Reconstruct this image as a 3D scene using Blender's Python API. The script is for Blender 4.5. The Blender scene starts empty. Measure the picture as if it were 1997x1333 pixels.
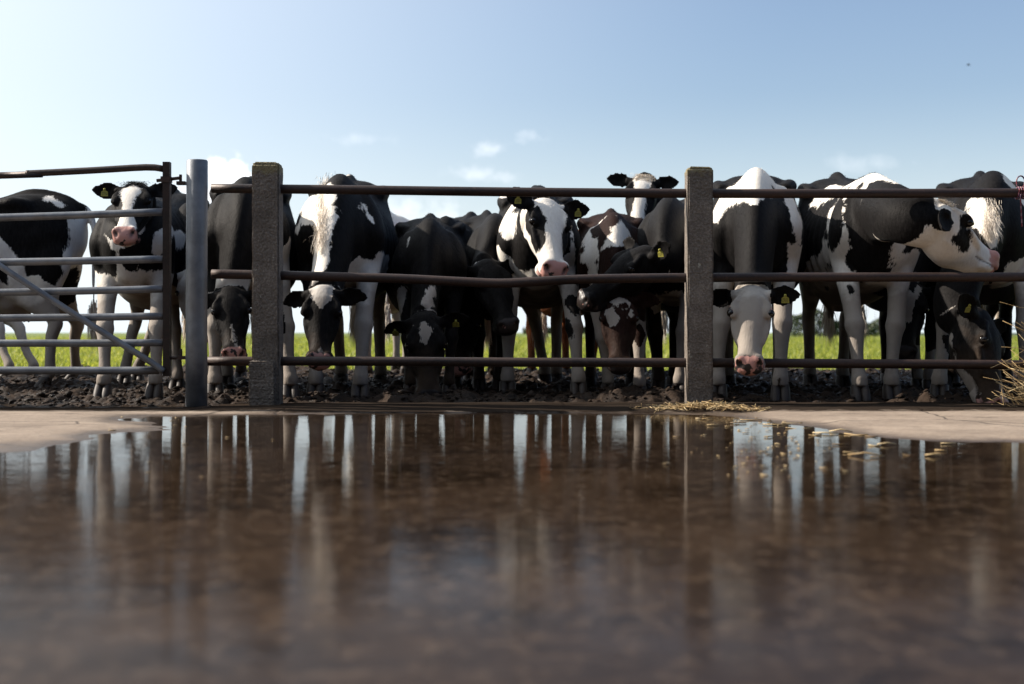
import bpy, bmesh, math, random
import numpy as np
from mathutils import Vector, Matrix

SC = bpy.context.scene
COL = SC.collection
R = math.radians

# ------------------------------------------------------------------ camera, sky, sun, exposure
F_PX, CX, HY, CAM_H = 2774.0, 998.5, 650.0, 0.392
cd = bpy.data.cameras.new("camera"); cam = bpy.data.objects.new("camera", cd); COL.objects.link(cam)
cd.lens = 50.0; cd.sensor_width = 36.0; cd.clip_start = 0.05; cd.clip_end = 3000
cam.location = (0, 0, CAM_H)
cam.rotation_euler = (R(90) - math.atan(16.5 / F_PX), 0, 0)
cd.dof.use_dof = True; cd.dof.focus_distance = 7.9; cd.dof.aperture_fstop = 2.6
SC.camera = cam

SUN_EL, SUN_BACK = 34.0, 12.0          # elevation; degrees behind the fence line, coming from the left
w = bpy.data.worlds.new("World"); SC.world = w; w.use_nodes = True
wn, wl = w.node_tree.nodes, w.node_tree.links
bg = wn["Background"]
sky = wn.new("ShaderNodeTexSky"); sky.sky_type = 'NISHITA'; sky.sun_disc = False
sky.sun_elevation = R(SUN_EL); sky.air_density = 1.0; sky.dust_density = 1.0; sky.ozone_density = 2.2
sx, sy, sz = -math.cos(R(SUN_EL)) * math.cos(R(SUN_BACK)), math.cos(R(SUN_EL)) * math.sin(R(SUN_BACK)), math.sin(R(SUN_EL))
sky.sun_rotation = math.atan2(sx, sy)
bg.inputs[1].default_value = 0.088
# small fair-weather clouds, fixed in direction (infinitely far)
tc = wn.new("ShaderNodeTexCoord")
nz = wn.new("ShaderNodeTexNoise"); nz.inputs["Scale"].default_value = 60; nz.inputs["Detail"].default_value = 7; nz.inputs["Roughness"].default_value = 0.62
wl.new(tc.outputs["Generated"], nz.inputs["Vector"])
acc = None
def wmath(op, a, b=None, clamp=False):
    m = wn.new("ShaderNodeMath"); m.operation = op; m.use_clamp = clamp
    for i, v in enumerate((a, b)):
        if v is None: continue
        if isinstance(v, (int, float)): m.inputs[i].default_value = v
        else: wl.new(v, m.inputs[i])
    return m.outputs[0]
for px, py, rx, rz, dens in ((440, 340, .017, .010, 2.2), (470, 352, .016, .008, 1.8), (415, 356, .012, .007, 1.4), (430, 380, .03, .009, 1.5), (950, 290, .010, .005, .30), (1028, 268, .010, .006, .22),
                             (925, 340, .016, .005, .24), (970, 346, .012, .004, .2), (1690, 318, .030, .006, .12), (700, 272, .02, .004, .12), (780, 420, .05, .012, .3)):
    d = Vector(((px - CX) / F_PX, 1, (HY - py) / F_PX)).normalized()
    s = wn.new("ShaderNodeVectorMath"); s.operation = 'SUBTRACT'; wl.new(tc.outputs["Generated"], s.inputs[0]); s.inputs[1].default_value = d
    q = wn.new("ShaderNodeVectorMath"); q.operation = 'MULTIPLY'; wl.new(s.outputs[0], q.inputs[0]); q.inputs[1].default_value = (1 / rx, 1 / rx, 1 / rz)
    l = wn.new("ShaderNodeVectorMath"); l.operation = 'LENGTH'; wl.new(q.outputs[0], l.inputs[0])
    k = wmath('SUBTRACT', 1.25, l.outputs["Value"], True)
    k = wmath('ADD', k, wmath('MULTIPLY', wmath('SUBTRACT', nz.outputs["Fac"], 0.5), 4.2))
    k = wmath('MULTIPLY', wmath('MULTIPLY', k, dens, True), wmath('GREATER_THAN', 1.8, l.outputs["Value"]))
    e = wmath('SUBTRACT', 1.8, l.outputs["Value"], True); k = wmath('MULTIPLY', k, e)
    acc = k if acc is None else wmath('MAXIMUM', acc, k)
mx = wn.new("ShaderNodeMix"); mx.data_type = 'RGBA'
hs = wn.new("ShaderNodeHueSaturation"); hs.inputs["Saturation"].default_value = 1.0
wl.new(sky.outputs[0], hs.inputs["Color"])
tn = wn.new("ShaderNodeMix"); tn.data_type = 'RGBA'; tn.blend_type = 'MULTIPLY'; tn.inputs["Factor"].default_value = 1; wl.new(hs.outputs[0], tn.inputs["A"]); tn.inputs["B"].default_value = (1.07, 1.01, 1.0, 1)
dt = wn.new("ShaderNodeVectorMath"); dt.operation = 'DOT_PRODUCT'; wl.new(tc.outputs["Generated"], dt.inputs[0]); dt.inputs[1].default_value = (sx, sy, sz)
ga = wmath('MULTIPLY', wmath('SUBTRACT', dt.outputs["Value"], .12), 1.9, True)      # bright haze round the sun's side of the sky
gm = wn.new("ShaderNodeMix"); gm.data_type = 'RGBA'; wl.new(wmath('MULTIPLY', wmath('POWER', ga, 1.6), .85), gm.inputs["Factor"]); wl.new(tn.outputs["Result"], gm.inputs["A"]); gm.inputs["B"].default_value = (7.4, 8.0, 8.5, 1)
sp = wn.new("ShaderNodeSeparateXYZ"); wl.new(tc.outputs["Generated"], sp.inputs[0])
hz = wmath('SUBTRACT', 1.0, wmath('MULTIPLY', wmath('ABSOLUTE', sp.outputs["Z"]), 6.0), True)
hm_ = wn.new("ShaderNodeMix"); hm_.data_type = 'RGBA'; wl.new(wmath('MULTIPLY', wmath('POWER', hz, 1.5), .9), hm_.inputs["Factor"]); wl.new(gm.outputs["Result"], hm_.inputs["A"]); hm_.inputs["B"].default_value = (6.6, 7.4, 8.0, 1)
wl.new(acc, mx.inputs["Factor"]); wl.new(hm_.outputs["Result"], mx.inputs["A"]); mx.inputs["B"].default_value = (9.5, 9.7, 10.0, 1)
wl.new(mx.outputs["Result"], bg.inputs[0])

sd = bpy.data.lights.new("sun", 'SUN'); so = bpy.data.objects.new("sun", sd); COL.objects.link(so)
sd.energy = 5.0; sd.angle = R(0.53); sd.color = (1.0, 0.90, 0.78)
so.rotation_euler = Vector((-sx, -sy, -sz)).to_track_quat('-Z', 'Y').to_euler()
so.location = (-8, 3, 8)

SC.view_settings.view_transform = 'Standard'; SC.view_settings.look = 'None'; SC.view_settings.gamma = 1.0
SC.view_settings.exposure = 0.78
SC.cycles.caustics_reflective = False; SC.cycles.caustics_refractive = False
SC.cycles.max_bounces = 6
SC.cycles.transparent_max_bounces = 8

# ------------------------------------------------------------------ helpers
def P(px, py, Y):
    """photo pixel at distance Y -> world point"""
    return Vector(((px - CX) / F_PX * Y, Y, CAM_H - (py - HY) / F_PX * Y))
def X(px, Y): return (px - CX) / F_PX * Y

rng = np.random.default_rng(7)
def _hash(ix, iy, seed):
    h = (ix.astype(np.int64) * 374761393 + iy.astype(np.int64) * 668265263 + seed * 1442695041) & 0xffffffff
    h = ((h ^ (h >> 13)) * 1274126177) & 0xffffffff
    return ((h ^ (h >> 16)) & 0xffff) / 65535.0
def vnoise(x, y, seed=0):
    ix, iy = np.floor(x), np.floor(y); fx, fy = x - ix, y - iy
    fx = fx * fx * (3 - 2 * fx); fy = fy * fy * (3 - 2 * fy)
    a = _hash(ix, iy, seed); b = _hash(ix + 1, iy, seed); c = _hash(ix, iy + 1, seed); d = _hash(ix + 1, iy + 1, seed)
    return (a * (1 - fx) + b * fx) * (1 - fy) + (c * (1 - fx) + d * fx) * fy - 0.5
def fbm(x, y, seed=0, octv=4, gain=0.5):
    s = 0; a = 1
    for i in range(octv):
        s = s + a * vnoise(x * 2 ** i, y * 2 ** i, seed + i * 17); a *= gain
    return s

def tag(o, label=None, cat=None, group=None, kind=None):
    if label: o['label'] = label
    if cat: o['category'] = cat
    if group: o['group'] = group
    if kind: o['kind'] = kind
    return o
def empty(name, loc=(0, 0, 0)):
    o = bpy.data.objects.new(name, None); COL.objects.link(o); o.location = loc; o.empty_display_size = 0.2
    return o
def mesh_obj(name, verts, faces, mat=None, parent=None, smooth=True):
    me = bpy.data.meshes.new(name); me.from_pydata([tuple(v) for v in verts], [], [tuple(f) for f in faces]); me.update()
    return link_me(name, me, mat, parent, smooth)
def link_me(name, me, mat=None, parent=None, smooth=True):
    o = bpy.data.objects.new(name, me); COL.objects.link(o)
    if mat: me.materials.clear(); me.materials.append(mat)
    if smooth and len(me.polygons): me.polygons.foreach_set("use_smooth", [True] * len(me.polygons)); me.update()
    if parent:
        o.parent = parent; o.matrix_parent_inverse = Matrix.Translation(parent.location).inverted()
    return o
def fast_mesh(name, V, Fc, nv):
    """numpy verts (n,3) and faces (m,nv)"""
    me = bpy.data.meshes.new(name)
    me.vertices.add(len(V)); me.vertices.foreach_set("co", np.asarray(V, np.float32).ravel())
    me.loops.add(Fc.size); me.loops.foreach_set("vertex_index", Fc.ravel().astype(np.int32))
    me.polygons.add(len(Fc)); me.polygons.foreach_set("loop_start", np.arange(0, Fc.size, nv, dtype=np.int32))
    me.update(calc_edges=True); me.validate(); return me

# loft: rings = list of (centre, width axis, height axis, rw, rh, exponent, bottom squeeze)
def catmull(a, n):
    a = np.asarray(a, float); out = []
    m = len(a)
    for i in range(m - 1):
        p0, p1, p2, p3 = a[max(i - 1, 0)], a[i], a[i + 1], a[min(i + 2, m - 1)]
        for k in range(n):
            t = k / n
            out.append(0.5 * ((2 * p1) + (-p0 + p2) * t + (2 * p0 - 5 * p1 + 4 * p2 - p3) * t * t + (-p0 + 3 * p1 - 3 * p2 + p3) * t ** 3))
    out.append(a[-1]); return np.array(out)
class Soup:
    def __init__(s): s.v = []; s.f = []
    def loft(s, rings, sub=3, n=20):
        rows = np.array([list(c) + list(a) + list(b) + [rw, rh, ex, sq, st] for c, a, b, rw, rh, ex, sq, st in rings])
        rows = catmull(rows, sub); base = len(s.v)
        th = np.arange(n) * 2 * math.pi / n
        for r in rows:
            c, a, b = r[0:3], r[3:6], r[6:9]; rw, rh, ex, sq, st = r[9:14]
            a = a / (np.linalg.norm(a) + 1e-9); b = b / (np.linalg.norm(b) + 1e-9)
            co, si = np.cos(th), np.sin(th)
            k = 2.0 / ex
            xx = np.sign(co) * np.abs(co) ** k; yy = np.sign(si) * np.abs(si) ** k
            wfac = 1 - np.where(yy < 0, sq * (-yy) ** 1.5, st * np.abs(yy) ** 1.5)
            pts = c + np.outer(xx * wfac * max(rw, 1e-3), a) + np.outer(yy * max(rh, 1e-3), b)
            s.v.extend(pts.tolist())
        m = len(rows)
        for i in range(m - 1):
            for j in range(n):
                j2 = (j + 1) % n
                s.f.append((base + i * n + j, base + i * n + j2, base + (i + 1) * n + j2, base + (i + 1) * n + j))
        s.f.append(tuple(base + j for j in reversed(range(n)))); s.f.append(tuple(base + (m - 1) * n + j for j in range(n)))
    def tube(s, pts, rad, sub=3, n=14, flat=None, up=None):
        """round tube with per-point radius"""
        pts = [Vector(p) for p in pts]; rings = []
        for i, p in enumerate(pts):
            d = (pts[min(i + 1, len(pts) - 1)] - pts[max(i - 1, 0)]).normalized()
            ref = Vector(up) if up is not None else (Vector((0, 0, 1)) if abs(d.z) < .9 else Vector((0, 1, 0)))
            a = d.cross(ref).normalized(); b = a.cross(d).normalized()
            fw = flat[i] if flat else 1.0
            rings.append((p, a, b, rad[i] * fw, rad[i], 2.0, 0, 0))
        s.loft(rings, sub, n)
    def ball(s, c, r, ax=None):
        c = Vector(c); r = (r, r, r) if isinstance(r, (int, float)) else r
        ax = ax or (Vector((1, 0, 0)), Vector((0, 1, 0)), Vector((0, 0, 1)))
        rings = []
        for t in (-.97, -.8, -.45, 0, .45, .8, .97):
            q = math.sqrt(1 - t * t); rings.append((c + ax[2] * (r[2] * t), ax[0], ax[1], r[0] * q, r[1] * q, 2, 0, 0))
        s.loft(rings, 1, 14)
    def mesh(s, name="m"):
        me = bpy.data.meshes.new(name); me.from_pydata(s.v, [], s.f); me.update(); return me
def recalc(me):
    bm = bmesh.new(); bm.from_mesh(me); bmesh.ops.recalc_face_normals(bm, faces=bm.faces); bm.to_mesh(me); bm.free(); return me
def remesh(me, voxel, smooth_it=3):
    recalc(me)
    o = bpy.data.objects.new("tmp", me); COL.objects.link(o)
    m = o.modifiers.new("r", 'REMESH'); m.mode = 'VOXEL'; m.voxel_size = voxel; m.adaptivity = 0
    s = o.modifiers.new("s", 'SMOOTH'); s.factor = 0.5; s.iterations = smooth_it
    dg = bpy.context.evaluated_depsgraph_get()
    out = bpy.data.meshes.new_from_object(o.evaluated_get(dg)); bpy.data.objects.remove(o); bpy.data.meshes.remove(me)
    return out

# ------------------------------------------------------------------ materials
class Mat:
    def __init__(s, name, **kw):
        s.m = bpy.data.materials.new(name); s.m.use_nodes = True
        s.n, s.l = s.m.node_tree.nodes, s.m.node_tree.links
        s.b = s.n["Principled BSDF"]; s.out = s.n["Material Output"]
        for k, v in kw.items(): s.set(k, v)
    def set(s, k, v):
        inp = s.b.inputs[k]
        if hasattr(v, "links"): s.l.new(v, inp)
        elif isinstance(v, tuple): inp.default_value = v if len(v) == 4 else (*v, 1)
        else: inp.default_value = v
    def node(s, t, **kw):
        n = s.n.new(t)
        for k, v in kw.items():
            if k.startswith("_"): setattr(n, k[1:], v)
            else:
                kk = k.replace("_", " ")
                if hasattr(v, "links"): s.l.new(v, n.inputs[kk])
                else: n.inputs[kk].default_value = v
        return n
    def co(s, kind="Object", scale=None):
        o = s.n.new("ShaderNodeTexCoord").outputs[kind]
        if scale:
            mp = s.n.new("ShaderNodeMapping"); mp.inputs["Scale"].default_value = scale; s.l.new(o, mp.inputs[0]); o = mp.outputs[0]
        return o
    def noise(s, scale, detail=4, rough=.55, vec=None, dist=0):
        n = s.n.new("ShaderNodeTexNoise"); n.inputs["Scale"].default_value = scale; n.inputs["Detail"].default_value = detail
        n.inputs["Roughness"].default_value = rough; n.inputs["Distortion"].default_value = dist
        s.l.new(vec if vec is not None else s.co(), n.inputs["Vector"]); return n.outputs["Fac"]
    def ramp(s, fac, stops):
        r = s.n.new("ShaderNodeValToRGB"); s.l.new(fac, r.inputs[0]); e = r.color_ramp.elements
        while len(e) < len(stops): e.new(0.5)
        for i, (p, c) in enumerate(stops):
            e[i].position = p; e[i].color = (c, c, c, 1) if isinstance(c, (int, float)) else (*c, 1)
        return r.outputs[0]
    def math(s, op, a, b=0.0, clamp=False):
        m = s.n.new("ShaderNodeMath"); m.operation = op; m.use_clamp = clamp
        for i, v in enumerate((a, b)):
            if isinstance(v, (int, float)): m.inputs[i].default_value = v
            else: s.l.new(v, m.inputs[i])
        return m.outputs[0]
    def mix(s, f, a, b, mode='MIX'):
        m = s.n.new("ShaderNodeMix"); m.data_type = 'RGBA'; m.blend_type = mode
        for k, v in (("Factor", f), ("A", a), ("B", b)):
            if isinstance(v, tuple): m.inputs[k].default_value = (*v, 1) if len(v) == 3 else v
            elif isinstance(v, (int, float)): m.inputs[k].default_value = v
            else: s.l.new(v, m.inputs[k])
        return m.outputs["Result"]
    def bump(s, h, strength=.5, dist=.01):
        b = s.n.new("ShaderNodeBump"); b.inputs["Strength"].default_value = strength; b.inputs["Distance"].default_value = dist
        s.l.new(h, b.inputs["Height"]); s.l.new(b.outputs[0], s.b.inputs["Normal"]); return b
    def attr(s, name):
        a = s.n.new("ShaderNodeAttribute"); a.attribute_name = name; return a.outputs["Fac"]

def coat_material(name, dark, fur_white=(.80, .765, .71)):
    m = Mat(name)
    f = m.attr("coat")
    co = m.co("Object")
    f2 = m.math('ADD', f, m.math('MULTIPLY', m.math('SUBTRACT', m.noise(5.5, 3, .5, co), .5), .10))
    f2 = m.math('ADD', f2, m.math('MULTIPLY', m.math('SUBTRACT', m.noise(22, 3, .6, m.co("Object", (1, 1, .5))), .5), .045))
    f2 = m.math('ADD', f2, m.math('MULTIPLY', m.math('SUBTRACT', m.noise(110, 2, .6, m.co("Object", (1, 1, .22))), .5), .035))
    mask = m.ramp(m.math('ADD', m.math('MULTIPLY', f2, 110.0), .5, True), [(0.0, 0.0), (1.0, 1.0)])
    tone = m.noise(3.5, 4, .6, co)
    fine = m.noise(70, 3, .7, m.co("Object", (1, 1, .3)))
    wc = m.mix(m.ramp(tone, [(.35, 0), (.75, 1)]), fur_white, tuple(c * k for c, k in zip(fur_white, (.88, .84, .78))))
    wc = m.mix(m.math('MULTIPLY', m.ramp(fine, [(.3, 1), (.6, 0)]), .32), wc, (.52, .46, .40))
    dc = m.mix(m.ramp(fine, [(.35, 0), (.75, 1)]), dark, tuple(min(1, c * 1.9 + .003) for c in dark))
    col = m.mix(mask, dc, wc)
    # mud spatter on the lower legs and belly
    sep = m.n.new("ShaderNodeSeparateXYZ"); m.l.new(co, sep.inputs[0])
    dirt = m.math('MULTIPLY', m.ramp(m.math('ADD', m.math('MULTIPLY', sep.outputs["Z"], 1.0), m.math('MULTIPLY', m.noise(9, 5, .65, co), .7)), [(.40, 1), (.74, 0)]), .85)
    col = m.mix(dirt, col, (.055, .038, .027))
    leg_shade_dirt = m.math('MULTIPLY', m.ramp(m.math('ADD', sep.outputs["Z"], m.math('MULTIPLY', m.noise(4, 4, .6, co), .5)), [(.85, 1), (1.35, 0)]), .85)  # dirt on the lower whites, with the herd's shade mixed into the colour
    col = m.mix(m.math('MULTIPLY', leg_shade_dirt, mask), col, (.24, .205, .175))
    skin = m.attr("skin")
    sk = m.math('ADD', skin, m.math('MULTIPLY', m.math('SUBTRACT', m.noise(40, 2, .5, co), .5), .02))
    skm = m.math('MULTIPLY', m.math('MULTIPLY', sk, 90.0, True), 1.0, True)
    spots = m.ramp(m.math('ADD', m.noise(28, 2, .5, co), m.attr("nosedark")), [(.57, 0), (.61, 1)])
    col = m.mix(skm, col, m.mix(spots, (.50, .25, .21), (.020, .014, .013)))
    dk = m.attr("hole"); col = m.mix(dk, col, (.01, .006, .005))
    m.set("Base Color", col)
    m.set("Roughness", m.math('SUBTRACT', m.mix(mask, (.58,) * 3, (.75,) * 3), m.math('MULTIPLY', skm, .25)))
    m.set("Specular IOR Level", m.mix(skm, (.05,) * 3, (.4,) * 3))
    m.set("Sheen Weight", m.math('ADD', m.math('MULTIPLY', mask, .015), .012)); m.b.inputs["Sheen Roughness"].default_value = .4
    h = m.math('ADD', m.noise(75, 4, .7, m.co("Object", (1, 1, .28))), m.math('MULTIPLY', m.noise(16, 3, .6, co), .8))
    m.bump(h, .55, .006)
    return m.m
COAT = {'black': coat_material("coat_black", (.0060, .0053, .0052)), 'brown': coat_material("coat_brown", (.014, .0060, .0042)), 'tan': coat_material("coat_tan", (.19, .060, .022))}

m = Mat("eye", Roughness=.06); m.set("Base Color", (.008, .006, .005)); EYE = m.m
m = Mat("hoof", Roughness=.6); m.set("Base Color", m.mix(m.noise(12), (.045, .030, .022), (.012, .009, .008))); m.bump(m.noise(60), .4, .003); HOOF = m.m
m = Mat("tag_yellow", Roughness=.45); m.set("Base Color", m.mix(m.noise(90, 3), (.24, .22, .04), (.46, .42, .07))); m.bump(m.noise(60), .2, .002); TAGM = m.m
m = Mat("tag_ink", Roughness=.6); m.set("Base Color", (.03, .03, .02)); INK = m.m
m = Mat("hair", Roughness=.7); m.set("Specular IOR Level", .2); m.set("Base Color", m.mix(m.noise(8), (.62, .53, .42), (.82, .76, .68))); HAIRW = m.m
m = Mat("hair_black", Roughness=.6); m.set("Specular IOR Level", .1); m.set("Base Color", (.012, .010, .010)); HAIRB = m.m

def metal_galv():
    m = Mat("galvanised_steel", Metallic=.35)
    n1 = m.noise(9, 5, .65); n2 = m.noise(3, 4, .6, m.co("Object", (1, 1, .4)))
    c = m.mix(m.ramp(n1, [(.35, 0), (.7, 1)]), (.13, .14, .16), (.24, .255, .275))
    c = m.mix(m.ramp(n2, [(.55, 0), (.72, .55)]), c, (.20, .17, .14))
    m.set("Base Color", c); m.set("Roughness", m.ramp(n1, [(.3, .38), (.7, .6)])); m.bump(m.noise(35, 5, .7), .35, .003); return m.m
def metal_rust(name, dark=1.0):
    m = Mat(name, Metallic=.25)
    n1 = m.noise(7, 6, .7, m.co("Object", (.35, 1, 1))); n2 = m.noise(60, 4, .7)
    c = m.mix(m.ramp(n1, [(.36, 0), (.66, 1)]), tuple(x * dark for x in (.022, .014, .012)), tuple(x * dark for x in (.050, .029, .023)))
    c = m.mix(m.math('MULTIPLY', m.ramp(n2, [(.5, 0), (.7, 1)]), .5), c, tuple(x * dark for x in (.09, .042, .028)))
    m.set("Base Color", c); m.set("Roughness", m.ramp(n1, [(.3, .42), (.7, .7)])); m.bump(m.math('ADD', n2, m.noise(18, 4)), .5, .003); return m.m
GALV = metal_galv(); RUST = metal_rust("rusty_steel"); RUSTP = metal_rust("rusty_paint", .9)
def concrete_post_mat():
    m = Mat("post_concrete", Roughness=.9)
    n1 = m.noise(6, 6, .7); n2 = m.noise(95, 4, .7); v = m.n.new("ShaderNodeTexVoronoi"); v.inputs["Scale"].default_value = 70; m.l.new(m.co(), v.inputs["Vector"])
    c = m.mix(m.ramp(n1, [(.3, 0), (.7, 1)]), (.135, .112, .092), (.30, .255, .215))
    c = m.mix(m.math('MULTIPLY', m.ramp(n2, [(.45, 1), (.6, 0)]), .55), c, (.07, .055, .043))
    c = m.mix(m.ramp(m.noise(23, 3, .6), [(.67, 0), (.71, .8)]), c, (.42, .40, .33))
    sep = m.n.new("ShaderNodeSeparateXYZ"); m.l.new(m.co(), sep.inputs[0])
    moss = m.ramp(m.math('ADD', sep.outputs["Z"], m.math('MULTIPLY', m.noise(14, 4), .25)), [(.0, 0), (1, 0)])
    lich = m.math('MULTIPLY', m.math('MULTIPLY', m.math('SUBTRACT', m.math('ADD', sep.outputs["Z"], m.math('MULTIPLY', m.noise(30, 4), .10)), 1.27), 40.0, True), .5)
    c = m.mix(lich, c, (.26, .22, .09))
    m.set("Base Color", c)
    h = m.math('ADD', m.math('ADD', n2, m.math('MULTIPLY', n1, 1.5)), m.math('MULTIPLY', v.outputs["Distance"], -.7)); m.bump(h, .9, .008); return m.m
POSTC = concrete_post_mat()

# ------------------------------------------------------------------ ground, water
SHORE = [(-9, 3.2), (-3.2, 4.0), (-2.2, 4.45), (-1.72, 4.72), (-1.62, 5.1), (-1.56, 5.5), (-1.38, 5.78), (-1.34, 5.98), (-1.5, 6.15), (-1.75, 6.42), (-1.72, 6.72), (-1.1, 6.93),
         (-.3, 7.0), (.6, 6.98), (1.0, 6.86), (1.08, 6.6), (1.14, 6.2), (1.26, 5.75), (1.5, 5.28), (1.85, 4.98), (3.2, 4.6), (9, 4.2), (9, -6), (-9, -6)]
def poly_sd(x, y, poly):
    d = np.full(x.shape, 1e9); inside = np.zeros(x.shape, bool); n = len(poly)
    for i in range(n):
        x0, y0 = poly[i]; x1, y1 = poly[(i + 1) % n]
        ex, ey = x1 - x0, y1 - y0; t = np.clip(((x - x0) * ex + (y - y0) * ey) / (ex * ex + ey * ey), 0, 1)
        d = np.minimum(d, np.hypot(x - x0 - t * ex, y - y0 - t * ey))
        c = ((y0 > y) != (y1 > y)) & (x < (x1 - x0) * (y - y0) / (y1 - y0 + 1e-12) + x0); inside ^= c
    return np.where(inside, -d, d)
def grid(name, xs, ys, zf, mat):
    Xg, Yg = np.meshgrid(xs, ys); Z = zf(Xg, Yg)
    V = np.stack([Xg, Yg, Z], -1).reshape(-1, 3); nx, ny = len(xs), len(ys)
    i = np.arange(nx - 1); j = np.arange(ny - 1); I, J = np.meshgrid(i, j); a = (J * nx + I).ravel()
    me = fast_mesh(name, V, np.stack([a, a + 1, a + nx + 1, a + nx], -1), 4)
    return tag(link_me(name, me, mat), kind='structure')
KERB_Y = 7.62      # back edge of the concrete apron, under the fence
def conc_h(x, y):
    sd_ = poly_sd(x, y, SHORE) + fbm(x * 3.1, y * 2.0, 3, 4) * .16
    z = np.where(sd_ < 0, np.maximum(sd_ * .10, -.022), np.minimum(sd_ * .045, .012))
    lip = np.clip((y - 7.0) / .10, 0, 1) * .012 * np.clip((x + 1.6) / .5, 0, 1)
    return z + lip + fbm(x * 9, y * 9, 5, 4) * .003
m = Mat("concrete", Roughness=.8)
co = m.co()
n1, n2 = m.noise(1.6, 7, .68, co), m.noise(38, 5, .75, co)
c = m.mix(m.ramp(n1, [(.32, 0), (.68, 1)]), (.21, .165, .125), (.38, .305, .235))
c = m.mix(m.math('MULTIPLY', m.ramp(n2, [(.40, 1), (.58, 0)]), .4), c, (.15, .105, .08))
sep = m.n.new("ShaderNodeSeparateXYZ"); m.l.new(co, sep.inputs[0])
wet = m.ramp(m.math('ADD', m.math('MULTIPLY', sep.outputs["Z"], 55.0), m.math('MULTIPLY', m.noise(6, 4, .6, co), .35)), [(.28, 1), (.62, 0)])
c = m.mix(m.math('MULTIPLY', wet, .8), c, (.050, .033, .023))
c = m.mix(m.ramp(m.noise(4.5, 5, .7, m.co("Object", (.6, 1.4, 1))), [(.60, 0), (.68, .7)]), c, (.07, .05, .036))
kerb_shade_grime = m.math('MULTIPLY', m.math('SUBTRACT', m.math('ADD', sep.outputs["Y"], m.math('MULTIPLY', m.noise(5, 5, .7, co), .35)), 7.08), 8.0, True)  # dirty kerb strip, with the herd's shadow also put into its colour
c = m.mix(m.math('MULTIPLY', kerb_shade_grime, .93), c, (.014, .010, .008))
m.set("Base Color", c); m.set("Roughness", m.math('SUBTRACT', .85, m.math('MULTIPLY', wet, .5)))
vo = m.n.new("ShaderNodeTexVoronoi"); vo.feature = 'DISTANCE_TO_EDGE'; vo.inputs["Scale"].default_value = 1.1; m.l.new(m.mix(.12, co, m.node("ShaderNodeTexNoise", Scale=3.0).outputs["Color"]), vo.inputs["Vector"])
crack = m.ramp(vo.outputs["Distance"], [(0, 1), (.010, 0)])
c = m.mix(m.math('MULTIPLY', crack, .8), c, (.03, .022, .017)); c = m.mix(m.ramp(m.noise(90, 4, .8, co), [(.62, 0), (.66, .75)]), c, (.05, .036, .026)); m.set("Base Color", c)
m.set("Specular IOR Level", m.math('MULTIPLY', m.math('SUBTRACT', 1.0, kerb_shade_grime), .35)); m.bump(m.math('SUBTRACT', m.math('ADD', n2, m.noise(130, 3)), crack), .6, .005); CONC = m.m
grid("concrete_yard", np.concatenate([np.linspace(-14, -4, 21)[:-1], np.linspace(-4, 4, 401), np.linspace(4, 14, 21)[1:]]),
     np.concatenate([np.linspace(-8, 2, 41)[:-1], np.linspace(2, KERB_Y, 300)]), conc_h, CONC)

# water
m = Mat("puddle_water")
nt = m.m.node_tree; m.n.remove(m.b)
co = m.co()
mud = m.mix(m.ramp(m.noise(2.1, 8, .72, m.co("Object", (.8, 1, 1)), .6), [(.34, 0), (.68, 1)]), (.013, .008, .005), (.082, .052, .033))
mud = m.mix(m.ramp(m.noise(23, 5, .7, m.co("Object", (1, .6, 1))), [(.50, 0), (.68, .65)]), mud, (.17, .118, .080))
dif = m.node("ShaderNodeBsdfDiffuse"); m.l.new(mud, dif.inputs[0])
tr = m.node("ShaderNodeBsdfTransparent"); tr.inputs[0].default_value = (.62, .50, .38, 1)
gl = m.node("ShaderNodeBsdfGlossy", Roughness=.035)
b1 = m.node("ShaderNodeBump", Strength=.10, Distance=.004)
h = m.math('ADD', m.math('ADD', m.noise(30, 3, .5, m.co("Object", (.45, 1.3, 1))), m.math('MULTIPLY', m.noise(30, 2, .5, m.co("Object", (.25, 2.6, 1))), .5)), m.math('MULTIPLY', m.noise(7, 2, .5, m.co("Object", (.5, 1.0, 1))), 1.6))
m.l.new(h, b1.inputs["Height"]); m.l.new(b1.outputs[0], gl.inputs["Normal"])
sepw = m.n.new("ShaderNodeSeparateXYZ"); m.l.new(co, sepw.inputs[0])
deep = m.math('MULTIPLY', m.math('SUBTRACT', m.math('ADD', sepw.outputs["Y"], m.math('MULTIPLY', m.math('SUBTRACT', m.noise(1.6, 4, .6, co), .5), 2.0)), 1.5), .34, True)   # toward the camera only a broken film on rough concrete
m.l.new(m.ramp(deep, [(0, .14), (1, .03)]), gl.inputs["Roughness"])
fr = m.node("ShaderNodeFresnel", IOR=1.33); m.l.new(b1.outputs[0], fr.inputs["Normal"])
mA = m.node("ShaderNodeMixShader"); mA.inputs[0].default_value = .55; m.l.new(tr.outputs[0], mA.inputs[1]); m.l.new(dif.outputs[0], mA.inputs[2])
mB = m.node("ShaderNodeMixShader"); m.l.new(m.math('MULTIPLY', fr.outputs[0], m.ramp(deep, [(0, .30), (1, 1)])), mB.inputs[0]); m.l.new(mA.outputs[0], mB.inputs[1]); m.l.new(gl.outputs[0], mB.inputs[2])
m.l.new(mB.outputs[0], m.out.inputs[0]); WATER = m.m
grid("puddle_water", np.linspace(-12, 12, 3), np.linspace(-7.5, 7.12, 3), lambda x, y: x * 0, WATER)

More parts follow.
